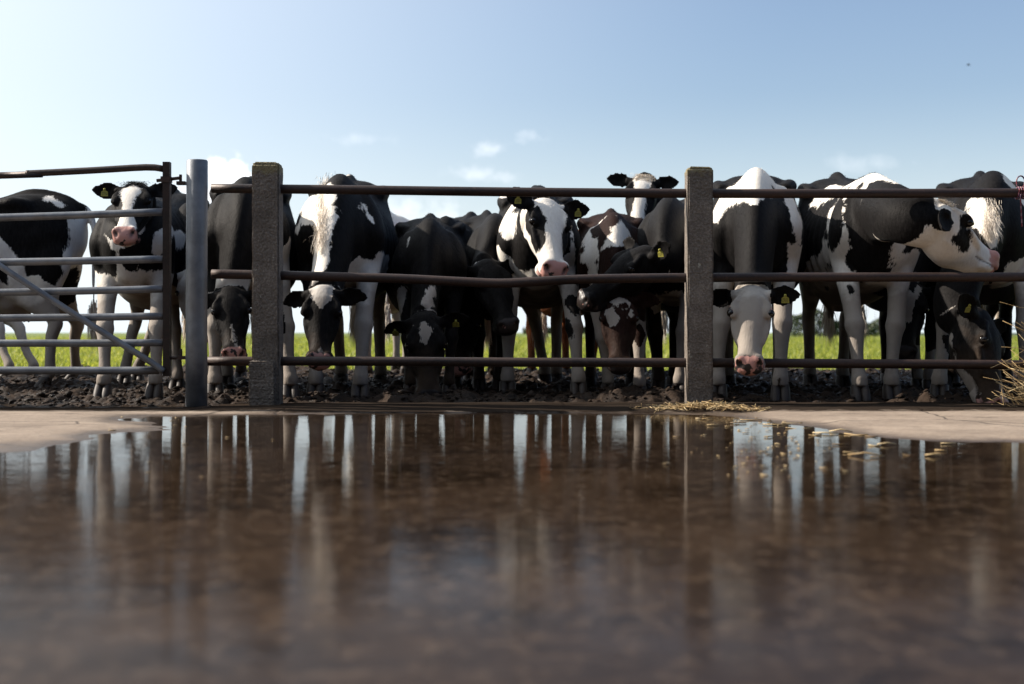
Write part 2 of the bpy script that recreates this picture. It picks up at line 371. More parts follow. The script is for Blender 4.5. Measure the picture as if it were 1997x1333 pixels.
# mud behind the fence
def mud_h(x, y):
    base = .012 + .02 * np.clip((y - 8) / 3, 0, 1) - .10 * np.clip((y - 12.6 - fbm(x * .8, y * .8, 61, 3) * 2.2) / 2.2, 0, 1)
    l = fbm(x * 1.3, y * 1.1, 11, 3) * .05
    c1 = np.abs(fbm(x * 7, y * 6, 21, 4)) * .07; c2 = fbm(x * 17, y * 15, 31, 3) * .045
    edge = np.clip((y - 7.45) / .35, 0, 1)
    left = np.clip((-x - .6) / .8, 0, 1)
    spill = left * np.exp(-((y - 7.35 - .25 * np.clip((x + 2.6), 0, 2)*-.3) / .16) ** 2) * .018
    return (base + l + c1 + c2) * (.35 + .65 * edge) * np.clip((y - 7.22) / .15 + fbm(x * 4, y * 4, 41, 3) * .5, 0, 1) - .02 * (1 - edge) * (1 - left) + spill - .012 * (1 - edge)
m = Mat("mud")
n1, n2 = m.noise(11, 6, .7), m.noise(55, 5, .7)
m.set("Base Color", m.mix(m.ramp(n1, [(.35, 0), (.72, 1)]), (.010, .007, .0055), (.060, .040, .028)))
m.set("Roughness", m.ramp(n1, [(.38, .25), (.56, .8)])); m.set("Specular IOR Level", .12); m.bump(m.math('ADD', n2, n1), .9, .012); MUD = m.m
def mud_z(x, y): return float(mud_h(np.array([x * 1.0]), np.array([y * 1.0]))[0])
grid("mud_ground", np.linspace(-5, 5, 560), np.concatenate([np.linspace(7.2, 10, 190)[:-1], np.linspace(10, 16.2, 210)]), mud_h, MUD)

def lumps(name, x, y, z, size, mat):
    n = len(x); base = np.array([[0, 0, 1], [.89, 0, .45], [.28, .85, .45], [-.72, .53, .45], [-.72, -.53, .45], [.28, -.85, .45], [.72, .53, -.45], [-.28, .85, -.45], [-.89, 0, -.45], [-.28, -.85, -.45], [.72, -.53, -.45], [0, 0, -1]])
    tri = np.array([[0, 1, 2], [0, 2, 3], [0, 3, 4], [0, 4, 5], [0, 5, 1], [1, 6, 2], [2, 7, 3], [3, 8, 4], [4, 9, 5], [5, 10, 1], [2, 6, 7], [3, 7, 8], [4, 8, 9], [5, 9, 10], [1, 10, 6], [6, 11, 7], [7, 11, 8], [8, 11, 9], [9, 11, 10], [10, 11, 6]])
    V = base[None] * rng.uniform(.55, 1.25, (n, 12, 1)) * rng.uniform(.5, 1.5, (n, 1, 3)) * [1.25, 1.0, .62]
    a = rng.uniform(0, 6.28, n); ca, sa = np.cos(a)[:, None], np.sin(a)[:, None]
    V = np.stack([V[:, :, 0] * ca - V[:, :, 1] * sa, V[:, :, 0] * sa + V[:, :, 1] * ca, V[:, :, 2]], -1) * size[:, None, None]
    V += np.stack([x, y, z], -1)[:, None]
    return link_me(name, fast_mesh(name, V.reshape(-1, 3), (tri[None] + np.arange(n)[:, None, None] * 12).reshape(-1, 3), 3), mat)
n = 26000; y = 7.35 * (15.2 / 7.35) ** rng.random(n); x = rng.uniform(-1, 1, n) * (y * .38 + .3)
keep = (y > 7.75) | ((x < -.75) & (y > 7.3 + .15 * vnoise(x * 3, y * 0, 5))); x, y = x[keep], y[keep]; n = len(x)
sz_ = np.exp(rng.normal(-4.75, .5, n)) * (y / 9) ** .4
cl = lumps("mud_clods", x, y, mud_h(x, y) + sz_ * .15, sz_, MUD); tag(cl, "dark wet clods of trampled mud and dung under the herd", "mud", kind='stuff')

# field to the horizon
def field_h(x, y):
    far = np.clip((y - 14) / 150, 0, 1)
    return np.clip((y - 13.2) / 1.0, -.6, 1) * .05 - .01 + far ** 1.2 * .30 + np.clip((y - 200) / 800, 0, 1) * .6 + fbm(x * .35, y * .25, 51, 3) * .03 - .22 * (y < 12)
m = Mat("field_turf", Roughness=.9)
n1, n2 = m.noise(.5, 5, .6), m.noise(16, 5, .7)
c = m.mix(m.ramp(n1, [(.35, 0), (.7, 1)]), (.15, .19, .026), (.20, .235, .038)); c = m.mix(m.math('MULTIPLY', m.ramp(n2, [(.4, 1), (.6, 0)]), .6), c, (.06, .10, .012))
m.set("Base Color", c); m.bump(n2, 1.0, .06); TURF = m.m
ys = np.concatenate([[-60, 0, 7, 11.9], np.linspace(12.1, 40, 90), np.geomspace(41, 2500, 60)])
xs = np.concatenate([-np.geomspace(2500, 12, 25), np.linspace(-11, 11, 90), np.geomspace(12, 2500, 25)])
grid("field", xs, ys, lambda x, y: field_h(x, y), TURF)

# grass blades
m = Mat("grass_blade", Roughness=.55)
ob = m.attr("tone")
m.set("Base Color", m.ramp(ob, [(0, (.07, .11, .010)), (.5, (.20, .235, .03)), (.8, (.38, .37, .08)), (1, (.60, .52, .20))]))
tl = m.node("ShaderNodeBsdfTranslucent"); m.l.new(m.ramp(ob, [(0, (.20, .28, .02)), (1, (.62, .60, .10))]), tl.inputs[0])
ms = m.node("ShaderNodeMixShader"); ms.inputs[0].default_value = .45; m.l.new(m.b.outputs[0], ms.inputs[1]); m.l.new(tl.outputs[0], ms.inputs[2]); m.l.new(ms.outputs[0], m.out.inputs[0])
GRASS = m.m
def blades(name, x, y, z, hgt, wid, label=None):
    n = len(x); a = rng.uniform(0, 2 * math.pi, n); lean = rng.normal(0, .35, (n, 2)) * hgt[:, None]
    dx, dy = np.cos(a) * wid, np.sin(a) * wid
    V = np.zeros((n, 5, 3))
    V[:, 0] = np.stack([x - dx, y - dy, z], -1); V[:, 1] = np.stack([x + dx, y + dy, z], -1)
    mxx, myy = x + lean[:, 0] * .35, y + lean[:, 1] * .35
    V[:, 2] = np.stack([mxx + dx * .7, myy + dy * .7, z + hgt * .6], -1); V[:, 3] = np.stack([mxx - dx * .7, myy - dy * .7, z + hgt * .6], -1)
    V[:, 4] = np.stack([x + lean[:, 0], y + lean[:, 1], z + hgt], -1)
    b = np.arange(n)[:, None] * 5
    Fc = np.concatenate([b + [0, 1, 2], b + [0, 2, 3], b + [3, 2, 4]], 0)
    me = fast_mesh(name, V.reshape(-1, 3), Fc, 3)
    at = me.attributes.new("tone", 'FLOAT', 'POINT'); at.data.foreach_set("value", np.repeat(np.clip(rng.normal(.45, .25, n), 0, 1), 5).astype(np.float32))
    return link_me(name, me, GRASS, smooth=False)
n = 110000
u = rng.uniform(0, 1, n); y = 12.6 * (70 / 12.6) ** (u ** 1.1); x = rng.uniform(-1, 1, n) * (.42 * y + 1)
keep = (y > 14.4) | (fbm(x * .8, y * .8, 61, 3) * 2.2 + rng.normal(0, .15, n) < y - 13.1)
x, y = x[keep], y[keep]; sc_ = (y / 20) ** .6
hgt = rng.uniform(.03, .10, len(x)) * sc_; wid = rng.uniform(.0025, .006, len(x)) * sc_ * 1.8
g = blades("field_grass", x, y, field_h(x, y), hgt, wid)
tag(g, "short bright green pasture grass stretching away behind the herd", "grass", kind='stuff')

# ------------------------------------------------------------------ fence, gate, posts
def tube_obj(name, pts, r, mat, parent, n=20, sub=1, caps=True):
    s = Soup(); s.tube(pts, [r] * len(pts), sub, n); return link_me(name, recalc(s.mesh(name)), mat, parent)
FY = 7.5
fence = empty("cattle_fence", (X(940, FY), FY, 0)); tag(fence, "rusty three rail pipe fence with two square concrete posts in front of the cows", "fence")
def prism(name, x0, x1, y0, y1, z0, z1, mat, parent, chamf=0.0, bev=.008, jitter=.003, seed=1):
    bm = bmesh.new(); bmesh.ops.create_cube(bm, size=1.0)
    for v in bm.verts: v.co = Vector((x0 if v.co.x < 0 else x1, y0 if v.co.y < 0 else y1, z0 if v.co.z < 0 else z1))
    if chamf:
        top = [f for f in bm.faces if f.normal.z > .9]
        r = bmesh.ops.inset_region(bm, faces=top, thickness=chamf)
        for v in top[0].verts: v.co.z += chamf * .9
    bmesh.ops.bevel(bm, geom=bm.edges[:], offset=bev, segments=2, affect='EDGES')
    bmesh.ops.subdivide_edges(bm, edges=[e for e in bm.edges if e.calc_length() > .2], cuts=30, use_grid_fill=True)
    rr = random.Random(seed)
    for v in bm.verts: v.co += Vector((rr.uniform(-1, 1), rr.uniform(-1, 1), rr.uniform(-1, 1))) * jitter * .5
    me = bpy.data.meshes.new(name); bm.to_mesh(me); bm.free(); return link_me(name, me, mat, parent, smooth=False)
def post(pxl, pxr, pytop, seed, plinth=None):
    x0, x1 = X(pxl, FY - .07), X(pxr, FY - .07); ztop = CAM_H + (HY - pytop) / F_PX * (FY - .07) - .02
    p = prism("concrete_post", x0, x1, FY - .07, FY + .075, -.05, ztop, POSTC, fence, chamf=.014, seed=seed)
    if plinth:
        prism("post_base", X(plinth[0], FY - .09), X(plinth[1], FY - .09), FY - .088, FY + .09, -.05, P(0, plinth[2], FY - .09).z, POSTC, fence, chamf=.01, seed=seed + 4)
    return p
post(491, 544, 312, 2, (484, 536, 706)); post(1341, 1391, 321, 3)
RR = .0245
def rail(pts, name="rail"):
    s = Soup(); q = [P(a, b, FY + .005) for a, b in pts]; s.tube(q, [RR] * len(q), 4, 20)
    return link_me(name, recalc(s.mesh(name)), RUST, fence)
rail([(413, 367), (700, 370), (1000, 374), (1366, 377), (1700, 377), (2000, 376), (2500, 376)])
rail([(413, 534), (520, 536), (640, 539), (780, 543), (900, 549), (975, 552), (1040, 549), (1140, 544), (1366, 541), (1700, 540), (2000, 540), (2500, 541)])
rail([(403, 704), (700, 704), (1000, 706), (1366, 707), (1700, 709), (2000, 711), (2500, 713)])

# round galvanised post with hinge pin
gp = empty("gate_post", (X(382, 7.4), 7.4, 0)); tag(gp, "round galvanised steel post between the gate and the pipe fence", "post")
rp = X(404, 7.4) - X(383.5, 7.4)
s = Soup(); zt = P(0, 312, 7.4).z
s.tube([(X(383, 7.4), 7.4, -.05), (X(383, 7.4), 7.4, .4), (X(384, 7.4), 7.4, .9), (X(385, 7.4), 7.4, zt - .006), (X(385, 7.4), 7.4, zt)], [rp * 1.04, rp * 1.02, rp, rp, rp * .93], 1, 40)
link_me("post_tube", recalc(s.mesh()), GALV, gp)
def box_soup(s, c, d):
    x, y, z = c; a, b, e = d[0] / 2, d[1] / 2, d[2] / 2; n = len(s.v)
    s.v += [[x + i * a, y + j * b, z + k * e] for i in (-1, 1) for j in (-1, 1) for k in (-1, 1)]
    s.f += [tuple(n + q for q in f) for f in ((0, 1, 3, 2), (4, 6, 7, 5), (0, 4, 5, 1), (2, 3, 7, 6), (0, 2, 6, 4), (1, 5, 7, 3))]
for py in (357, 697):
    s = Soup(); c = P(354, py, 7.4); box_soup(s, c, (.045, .035, .018)); s.tube([c + Vector((-.004, 0, -.01)), c + Vector((-.004, 0, .045))], [.008, .008], 1, 10)
    link_me("hinge_pin", recalc(s.mesh()), RUST, gp, smooth=False)

gate = empty("field_gate", (X(325, 7.4), 7.4, 0)); tag(gate, "galvanised tubular farm gate with a diagonal brace and a rusty top pipe", "gate")
GY = 7.4
def gtube(pts, r, mat, name): q = [P(a, b, GY + (c_[0] if c_ else 0)) for a, b, *c_ in pts]; return tube_obj(name, q, r, mat, gate, 18, 3)
for (yl, yr, x1) in ((424, 413, 318), (511, 505, 318), (570, 563, 318), (620, 616, 318), (669, 668, 318), (722, 722, 310)):
    gtube([(-900, yl + (yl - yr) * 2.6), (0, yl), (160, (yl + yr) / 2 + .5), (x1, yr)], .0195 if yl < 700 else .0205, GALV, "gate_rail")
gtube([(-900, 362, .0), (0, 342), (55, 338), (60, 338), (180, 332), (285, 326), (318, 329)], .0175, RUSTP, "top_pipe")
gtube([(-128, 432, -.034), (0, 518, -.034), (160, 622, -.034), (290, 703, -.034), (319, 724, -.030)], .0165, GALV, "brace")
s = Soup(); a, b = P(326, 316, GY), P(326, 733, GY)
for dz in (0,): box_soup(s, ((a.x + b.x) / 2, GY, (a.z + b.z) / 2), (.036, .042, a.z - b.z))
link_me("end_upright", recalc(s.mesh()), metal_rust("upright_rust", .6), gate, smooth=False)
s = Soup(); s.tube([P(306, 352, GY), P(350, 347, GY)], [.009, .009], 1, 10); box_soup(s, P(325, 350, GY), (.05, .05, .03)); link_me("hinge_bolt", recalc(s.mesh()), RUST, gate, smooth=False)
s = Soup(); s.tube([P(318, 698, GY), P(356, 697, GY)], [.009, .009], 1, 10); link_me("hinge_bolt", recalc(s.mesh()), RUST, gate, smooth=False)

# ------------------------------------------------------------------ cows
def seg_dist(Q, pts, rad):
    """signed (r - distance) to a chain of capsules, in the space of Q; positive inside"""
    best = np.full(len(Q), -9.0)
    if len(pts) == 1: pts = [pts[0], pts[0] + 1e-4]; rad = [rad[0]] * 2
    for i in range(len(pts) - 1):
        a, b = pts[i], pts[i + 1]; e = b - a
        t = np.clip(((Q - a) @ e) / (e @ e + 1e-12), 0, 1)
        best = np.maximum(best, rad[i] * (1 - t) + rad[i + 1] * t - np.linalg.norm(Q - a - t[:, None] * e, axis=1))
    return best
def strands(name, roots, dirs, length, width, mat, parent, droop=.4, spread=.35, curl=0.0):
    n = len(roots); roots = np.asarray(roots); dirs = np.asarray(dirs, float)
    dirs = dirs + rng.normal(0, spread, (n, 3)); dirs /= np.linalg.norm(dirs, axis=1)[:, None]
    side = np.cross(dirs, rng.normal(0, 1, (n, 3))); side /= np.linalg.norm(side, axis=1)[:, None] + 1e-9
    L = length * rng.uniform(.5, 1.15, n)[:, None]
    V = np.zeros((n, 5, 3)); g = np.array([0, 0, -1.0])
    mid = roots + dirs * L * .5 + g * L * droop * .12; tip = roots + dirs * L * .9 + g * L * droop * .55 + side * L * curl
    V[:, 0] = roots - side * width; V[:, 1] = roots + side * width; V[:, 2] = mid + side * width * .8; V[:, 3] = mid - side * width * .8; V[:, 4] = tip
    b = np.arange(n)[:, None] * 5
    return link_me(name, fast_mesh(name, V.reshape(-1, 3), np.concatenate([b + [0, 1, 2], b + [0, 2, 3], b + [3, 2, 4]], 0), 3), mat, parent, smooth=False)

def cow(label, wpos, yaw, s, poll, nose, near=True, u=None, roll=0, kind='black', base=-1, headbase=None, patches=(), face=(), socks={}, hs=1.0,
        ears=((.95, -.10, .05), (.95, -.10, .05)), earcol=-1, tags=(), feet={}, vox=.011, nosedark=0.0, udder=False, tuft=None, crest=None, belly=None,
        pinkeye=False, width=1.0, tail_white=True, neckw=1.0, hcut=-.05, nt=-.005, skt=0, hd=1.0, ne=1.0, nbs=1.0, nk=.34, nkb=(.25, .55, .20), D=None, group="cows crowded behind the fence", fuzz=0):
    Wx, WY = X(wpos[0], wpos[1]), wpos[1]
    a = R(yaw); fwd = Vector((math.sin(a), -math.cos(a), 0)); left = Vector((math.cos(a), math.sin(a), 0)); up = Vector((0, 0, 1))
    zg = .02
    def L(x, y, z): return Vector((Wx, WY, zg)) + fwd * (x * s) + left * (y * s * width) + up * (z * s)
    root = empty("cow", (Wx, WY, zg)); tag(root, label, "cow", group)
    S = Soup()
    def ring(x, zc, hh, hw, ex=2.2, sq=.1, st=.25): return (L(x, 0, zc), left, up, hw * s * width, hh * s, ex, sq, st)
    S.loft([ring(.34, .98, .06, .06), ring(.28, .97, .17, .13), ring(.16, .97, .27, .19), ring(.02, .985, .325, .225, 2.2, .15, .35), ring(-.15, .985, .35, .245, 2.3, .1, .4),
            ring(-.45, .96, .37, .305, 2.3, .02, .4), ring(-.75, .95, .395, .345, 2.3, 0, .42), ring(-1.0, .995, .40, .335, 2.5, .05, .30), ring(-1.2, 1.06, .375, .285, 3.4, .15, .04),
            ring(-1.4, 1.12, .31, .25, 2.7, .2, .18), ring(-1.55, 1.14, .25, .19, 2.5, .2, .3), ring(-1.64, 1.16, .12, .09)], 4, 32)
    # spine ridge, withers, hooks, pins
    S.tube([L(.02, 0, 1.27), L(-.2, 0, 1.315), L(-.6, 0, 1.325), L(-1.0, 0, 1.385), L(-1.25, 0, 1.45), L(-1.5, 0, 1.40), L(-1.62, 0, 1.32)], [.03 * s, .034 * s, .026 * s, .03 * s, .04 * s, .04 * s, .03 * s], 3, 12)
    for sg in (-1, 1):
        S.tube([L(-1.0, sg * .20, 1.31), L(-1.17, sg * .238, 1.352), L(-1.30, sg * .20, 1.33)], [.045 * s, .052 * s, .045 * s], 2, 12)
        S.ball(L(-1.52, sg * .13, 1.27), .055 * s)
        S.loft([(L(-.04, sg * .13, 1.24), fwd, left, .06 * s, .04 * s, 2, 0, 0), (L(0, sg * .165, 1.12), fwd, left, .13 * s, .075 * s, 2, 0, 0), (L(.05, sg * .18, .98), fwd, left, .17 * s, .095 * s, 2, 0, 0),
                (L(.02, sg * .175, .84), fwd, left, .13 * s, .085 * s, 2, 0, 0), (L(-.02, sg * .17, .74), fwd, left, .09 * s, .06 * s, 2, 0, 0)], 3, 16)
    # brisket
    S.loft([(L(.0, 0, .66), fwd, left, .12 * s, .08 * s, 2, 0, 0), (L(.14, 0, .74), fwd, left, .12 * s, .085 * s, 2, 0, 0), (L(.24, 0, .9), fwd, left, .09 * s, .08 * s, 2, 0, 0)], 3, 14)
    legs = {}
    for nm, front, sg in (("FR", 1, -1), ("FL", 1, 1), ("HR", 0, -1), ("HL", 0, 1)):
        foot = feet.get(nm)
        if front:
            base_f = L(.02, sg * .165, 0)
            if foot: base_f = Vector((X(foot[0], foot[1]), foot[1], zg))
            top = L(-.02, sg * .175, .86)
            def m_(t, z, dx=0, dy=0):
                q = top.lerp(base_f, t); q.z = zg + z * s; return q + fwd * dx * s + left * dy * s * sg
            ch = [top, m_(.25, .72, -.02), m_(.45, .60, -.005), m_(.62, .475, .012), m_(.70, .42, .016), m_(.76, .37, .01), m_(.88, .24, 0), m_(.96, .15, 0), m_(1, .115, .005), m_(1, .07, .022)]
            S.tube(ch, [r * s for r in (.105, .085, .066, .056, .060, .047, .036, .041, .047, .040)], 3, 16, flat=[.85, .85, .9, .95, 1, 1, 1, 1, 1, 1.05], up=fwd)
            # knee cap
            S.ball(ch[4] + fwd * .014 * s, (.048 * s, .045 * s, .06 * s))
        else:
            base_f = L(-1.36, sg * .17, 0)
            if foot: base_f = Vector((X(foot[0], foot[1]), foot[1], zg))
            off = base_f - L(-1.36, sg * .17, 0); off.z = 0
            def m_(x, y, z, k): return L(x, sg * y, z) + off * k
            ch = [m_(-1.25, .13, 1.10, 0), m_(-1.20, .17, .95, .05), m_(-1.16, .18, .80, .2), m_(-1.26, .175, .66, .4), m_(-1.40, .17, .545, .6), m_(-1.435, .17, .48, .7), m_(-1.40, .17, .38, .8), m_(-1.385, .17, .24, .9), m_(-1.38, .17, .14, 1), m_(-1.37, .17, .11, 1), m_(-1.345, .17, .07, 1)]
            S.tube(ch, [r * s for r in (.19, .19, .155, .095, .062, .058, .046, .038, .043, .048, .041)], 3, 16, flat=[.6, .6, .6, .7, .75, .8, .9, 1, 1, 1, 1], up=fwd)
            S.loft([(L(-1.42, sg * .13, 1.12), fwd, left, .14 * s, .09 * s, 2, 0, 0), (L(-1.38, sg * .16, .9), fwd, left, .2 * s, .1 * s, 2, 0, 0), (m_(-1.36, .165, .7, .35), fwd, left, .12 * s, .075 * s, 2, 0, 0), (m_(-1.42, .17, .56, .6), fwd, left, .05 * s, .04 * s, 2, 0, 0)], 3, 14)
        legs[nm] = ch
        H = Soup(); f0 = ch[-1]
        toe = fwd
        for cl in (-1, 1):
            c0 = Vector((f0.x, f0.y, zg)) + left * cl * .025 * s
            H.loft([(c0 + up * .088 * s - toe * .012 * s, left, toe, .022 * s, .030 * s, 2.2, 0, 0), (c0 + up * .06 * s, left, toe, .027 * s, .042 * s, 2.3, 0, 0), (c0 + up * .025 * s + toe * .018 * s, left, toe, .029 * s, .052 * s, 2.4, 0, 0), (c0 - up * .01 * s + toe * .03 * s, left, toe, .030 * s, .056 * s, 2.4, 0, 0)], 2, 14)
        link_me("hoof", recalc(H.mesh()), HOOF, root)
    if udder:
        S.ball(L(-1.12, 0, .66), (.15 * s, .2 * s, .14 * s))
        for ux, uy in ((-1.02, -.07), (-1.02, .07), (-1.2, -.06), (-1.2, .06)): S.tube([L(ux, uy, .58), L(ux, uy, .50), L(ux, uy, .475)], [.024 * s, .016 * s, .011 * s], 2, 8)
    # tail
    S.tube([L(-1.52, 0, 1.36), L(-1.64, 0, 1.33), L(-1.70, 0, 1.2), L(-1.70, .01, .9), L(-1.70, .02, .62)], [.042 * s, .036 * s, .028 * s, .021 * s, .015 * s], 3, 10)
    earsegs = []
    # ---- head frame
    Pp = P(*poll); Lh = .50 * hs
    dirn = P(nose[0], nose[1], 1) - Vector((0, 0, CAM_H)); o = Vector((0, 0, CAM_H)) - Pp
    A = dirn.dot(dirn); B = 2 * dirn.dot(o); Cc = o.dot(o) - Lh * Lh; disc = B * B - 4 * A * Cc
    D_ = (-B + (-1 if near else 1) * math.sqrt(disc)) / (2 * A) if disc > 0 else -B / (2 * A)
    N = Vector((0, 0, CAM_H)) + dirn * D_
    f = (N - Pp).normalized()
    uu = Vector(u) if u is not None else (up * 1.0 + fwd * .75)
    uu = (uu - f * uu.dot(f)).normalized(); rr = uu.cross(f).normalized()
    if roll: q = Matrix.Rotation(R(roll), 3, f); uu = q @ uu; rr = q @ rr
    def Hd(t, r, v): return Pp + (f * t + rr * r + uu * v) * hs
    def hr(t, top, bot, wd, ex=2.3, sq=.45, st=.12):
        bot = bot * (1 + (hd - 1) * (t < .42)); return (Hd(t, 0, (top + bot) / 2), rr, uu, wd * hs, (top - bot) / 2 * hs, ex, sq, st)
    S.loft([hr(-.03, -.03, -.10, .05), hr(0, .0, -.17, .088), hr(.05, .012, -.205, .104), hr(.11, .018, -.225, .112, 2.5), hr(.17, .012, -.235, .111, 2.5), hr(.23, -.002, -.235, .098, 2.5, .5), hr(.29, -.018, -.215, .080, 2.4, .5),
            hr(.35, -.032, -.200, .068, 2.3, .4), hr(.405, -.040, -.186, .067, 2.3, .3), hr(.445, -.044, -.182, .075, 2.4, .3), hr(.475, -.052, -.170, .077, 2.5, .3), hr(.500, -.066, -.162, .070, 2.4, .3), hr(.518, -.085, -.150, .054, 2.2, .3), hr(.528, -.105, -.135, .025)], 4, 28)
    for sg in (-1, 1):
        S.ball(Hd(.16, sg * .086, -.024), (.030 * hs, .032 * hs, .050 * hs), (rr, uu, f))                       # orbit
        S.loft([(Hd(.12, sg * .075, -.14), f, uu, .07 * hs, .06 * hs, 2, 0, 0), (Hd(.13, sg * .098, -.14), f, uu, .055 * hs, .05 * hs, 2, 0, 0)], 2, 12)   # jaw muscle
        S.ball(Hd(.462, sg * .046, -.078), (.036 * hs, .034 * hs, .036 * hs))
        S.tube([Hd(.08, sg * .060, -.004), Hd(.135, sg * .098, -.006), Hd(.175, sg * .112, -.012), Hd(.215, sg * .100, -.026)], [.016 * hs, .015 * hs, .013 * hs, .010 * hs], 2, 10)   # brow
        S.tube([Hd(.20, sg * .098, -.06), Hd(.27, sg * .086, -.075), Hd(.34, sg * .066, -.095)], [.016 * hs, .019 * hs, .014 * hs], 2, 10)       # cheek crest
        S.tube([Hd(.39, sg * .045, -.165), Hd(.435, sg * .058, -.150), Hd(.475, sg * .050, -.140)], [.024 * hs, .030 * hs, .026 * hs], 2, 10)     # lips
        # ear
        er = ears[0] if sg < 0 else ears[1]
        Ld = (rr * sg * er[0] + uu * er[1] + f * er[2]).normalized(); Nn = (f * .55 + uu * .45 + (Vector(er[3]) if len(er) > 3 else Vector((0, 0, 0))))
        Nn = (Nn - Ld * Nn.dot(Ld)).normalized(); Wd = Ld.cross(Nn).normalized()
        e0 = Hd(.035, sg * .082, -.045); n0 = len(S.v); nu, nv = 11, 9; el = .19 * hs
        earsegs.append((np.array(e0), np.array(e0 + Ld * el)))
        prof = [.026, .036, .048, .056, .060, .061, .058, .051, .040, .025, .006]
        for face_s in (1, -1):
            for i in range(nu):
                ta = i / (nu - 1); wv = prof[i] * hs
                for j in range(nv):
                    b = -1 + 2 * j / (nv - 1)
                    cup = (.55 - .25 * ta) * wv * (b * b)
                    th = .0085 * hs * (1 - .5 * b * b) if abs(b) < 1 else .002
                    if i == nu - 1: th *= .5
                    pt = e0 + Ld * ta * el + Wd * b * wv + Nn * (cup - .02 * hs * math.sin(ta * 3) + face_s * th)
                    S.v.append(list(pt))
        def idx(fs, i, j): return n0 + fs * nu * nv + i * nv + j
        for i in range(nu - 1):
            for j in range(nv - 1):
                S.f.append((idx(0, i, j), idx(0, i, j + 1), idx(0, i + 1, j + 1), idx(0, i + 1, j)))
                S.f.append((idx(1, i, j), idx(1, i + 1, j), idx(1, i + 1, j + 1), idx(1, i, j + 1)))
        for i in range(nu - 1):
            for j in (0, nv - 1): S.f.append((idx(0, i, j), idx(0, i + 1, j), idx(1, i + 1, j), idx(1, i, j)))
        for j in range(nv - 1):
            for i in (0, nu - 1): S.f.append((idx(0, i, j), idx(0, i, j + 1), idx(1, i, j + 1), idx(1, i, j)))
        S.tube([Hd(.03, sg * .05, -.05), e0, e0 + Ld * .05 * hs], [.04 * hs, .034 * hs, .022 * hs], 2, 10)
        if (sg < 0 and 'R' in tags) or (sg > 0 and 'L' in tags):
            T = Soup(); cc = e0 + Ld * el * .55 + Nn * .020 * hs
            dn = (Vector((0, 0, -1)) - Nn * Vector((0, 0, -1)).dot(Nn)).normalized(); sd_ = dn.cross(Nn).normalized()
            def tp(x, y, k): return list(cc + sd_ * x * .88 + dn * y * .88 + Nn * k)
            out = [(-.007, -.012), (.007, -.012), (.009, .004), (.021, .012), (.023, .042), (-.023, .042), (-.021, .012), (-.009, .004)]
            nb = len(T.v); T.v += [tp(x, y, .0015) for x, y in out] + [tp(x, y, -.0015) for x, y in out]; m_n = len(out)
            T.f += [tuple(range(m_n)), tuple(reversed(range(m_n, 2 * m_n)))] + [(i, (i + 1) % m_n, m_n + (i + 1) % m_n, m_n + i) for i in range(m_n)]
            tg = link_me("ear_tag", recalc(T.mesh()), TAGM, root, smooth=False)
            I = Soup(); r_ = random.Random(int(poll[0]))
            for row, (y0, hh, cnt) in enumerate(((.014, .006, 5), (.024, .013, 4))):
                for c_ in range(cnt):
                    xx = -.017 + c_ * .034 / (cnt - .3); w_ = .0018
                    for seg in range(3):
                        ox, oy = r_.choice((0, .005)), r_.choice((0, hh * .5)); hor = r_.random() < .5
                        q = [(xx + ox, y0 + oy), (xx + ox + (.006 if hor else w_), y0 + oy), (xx + ox + (.006 if hor else w_), y0 + oy + (w_ if hor else hh * .5)), (xx + ox, y0 + oy + (w_ if hor else hh * .5))]
                        nb = len(I.v); I.v += [tp(p_[0], p_[1], .0028) for p_ in q]; I.f.append((nb, nb + 1, nb + 2, nb + 3))
            ink = link_me("tag_number", I.mesh(), INK, root, smooth=False); ink.parent = tg; ink.matrix_parent_inverse = tg.matrix_world.inverted() if False else Matrix.Identity(4)
            stud = Soup(); stud.ball(cc - dn * .004 + Nn * .004, .006); st = link_me("tag_stud", stud.mesh(), TAGM, root)
    S.ball(Hd(.452, 0, -.168), (.040 * hs, .022 * hs, .034 * hs), (rr, uu, f))
    # ---- neck
    n0_, n3 = L(-.02, 0, 1.10), Hd(nt, 0, -.095 - .125 * (ne - 1))
    n1_ = n0_ + fwd * nk * s + up * (.04 * s if Pp.z > n0_.z - .2 else -.02); n2 = n3 - (f * nkb[0] + uu * nkb[1]).normalized() * nkb[2] * hs
    bez = []
    NK = 8
    for i in range(NK + 1):
        t = i / NK; bez.append(n0_ * (1 - t) ** 3 + n1_ * 3 * t * (1 - t) ** 2 + n2 * 3 * t * t * (1 - t) + n3 * t ** 3)
    rings = []
    for i, p in enumerate(bez):
        t = i / NK; d = (bez[min(i + 1, NK)] - bez[max(i - 1, 0)]).normalized()
        sa = (left * (1 - t) + rr * t); sa = (sa - d * sa.dot(d)).normalized(); b = d.cross(sa).normalized()
        if b.dot(up * (1 - t) + uu * t) < 0: b = -b
        rings.append((p, sa, b, (.165 * (1 - t) + .098 * ne * t - .02 * math.sin(t * math.pi)) * s * neckw, (.26 * nbs * (1 - t) ** 1.2 + .125 * ne * (1 - (1 - t) ** 1.2) - .01 * math.sin(t * math.pi)) * s, 2.1, .2, .35))
    S.loft(rings, 3, 24)
    # ---- mesh + details
    me = remesh(S.mesh("cow_body"), vox, 4)
    nV = len(me.vertices); co = np.empty(nV * 3, np.float32); me.vertices.foreach_get("co", co); co = co.reshape(-1, 3).astype(float)
    pp, ff, ru, uv_ = np.array(Pp), np.array(f), np.array(rr), np.array(uu)
    q = (co - pp) / hs; T_, R_, U_ = q @ ff, q @ ru, q @ uv_
    hole = np.zeros(nV)
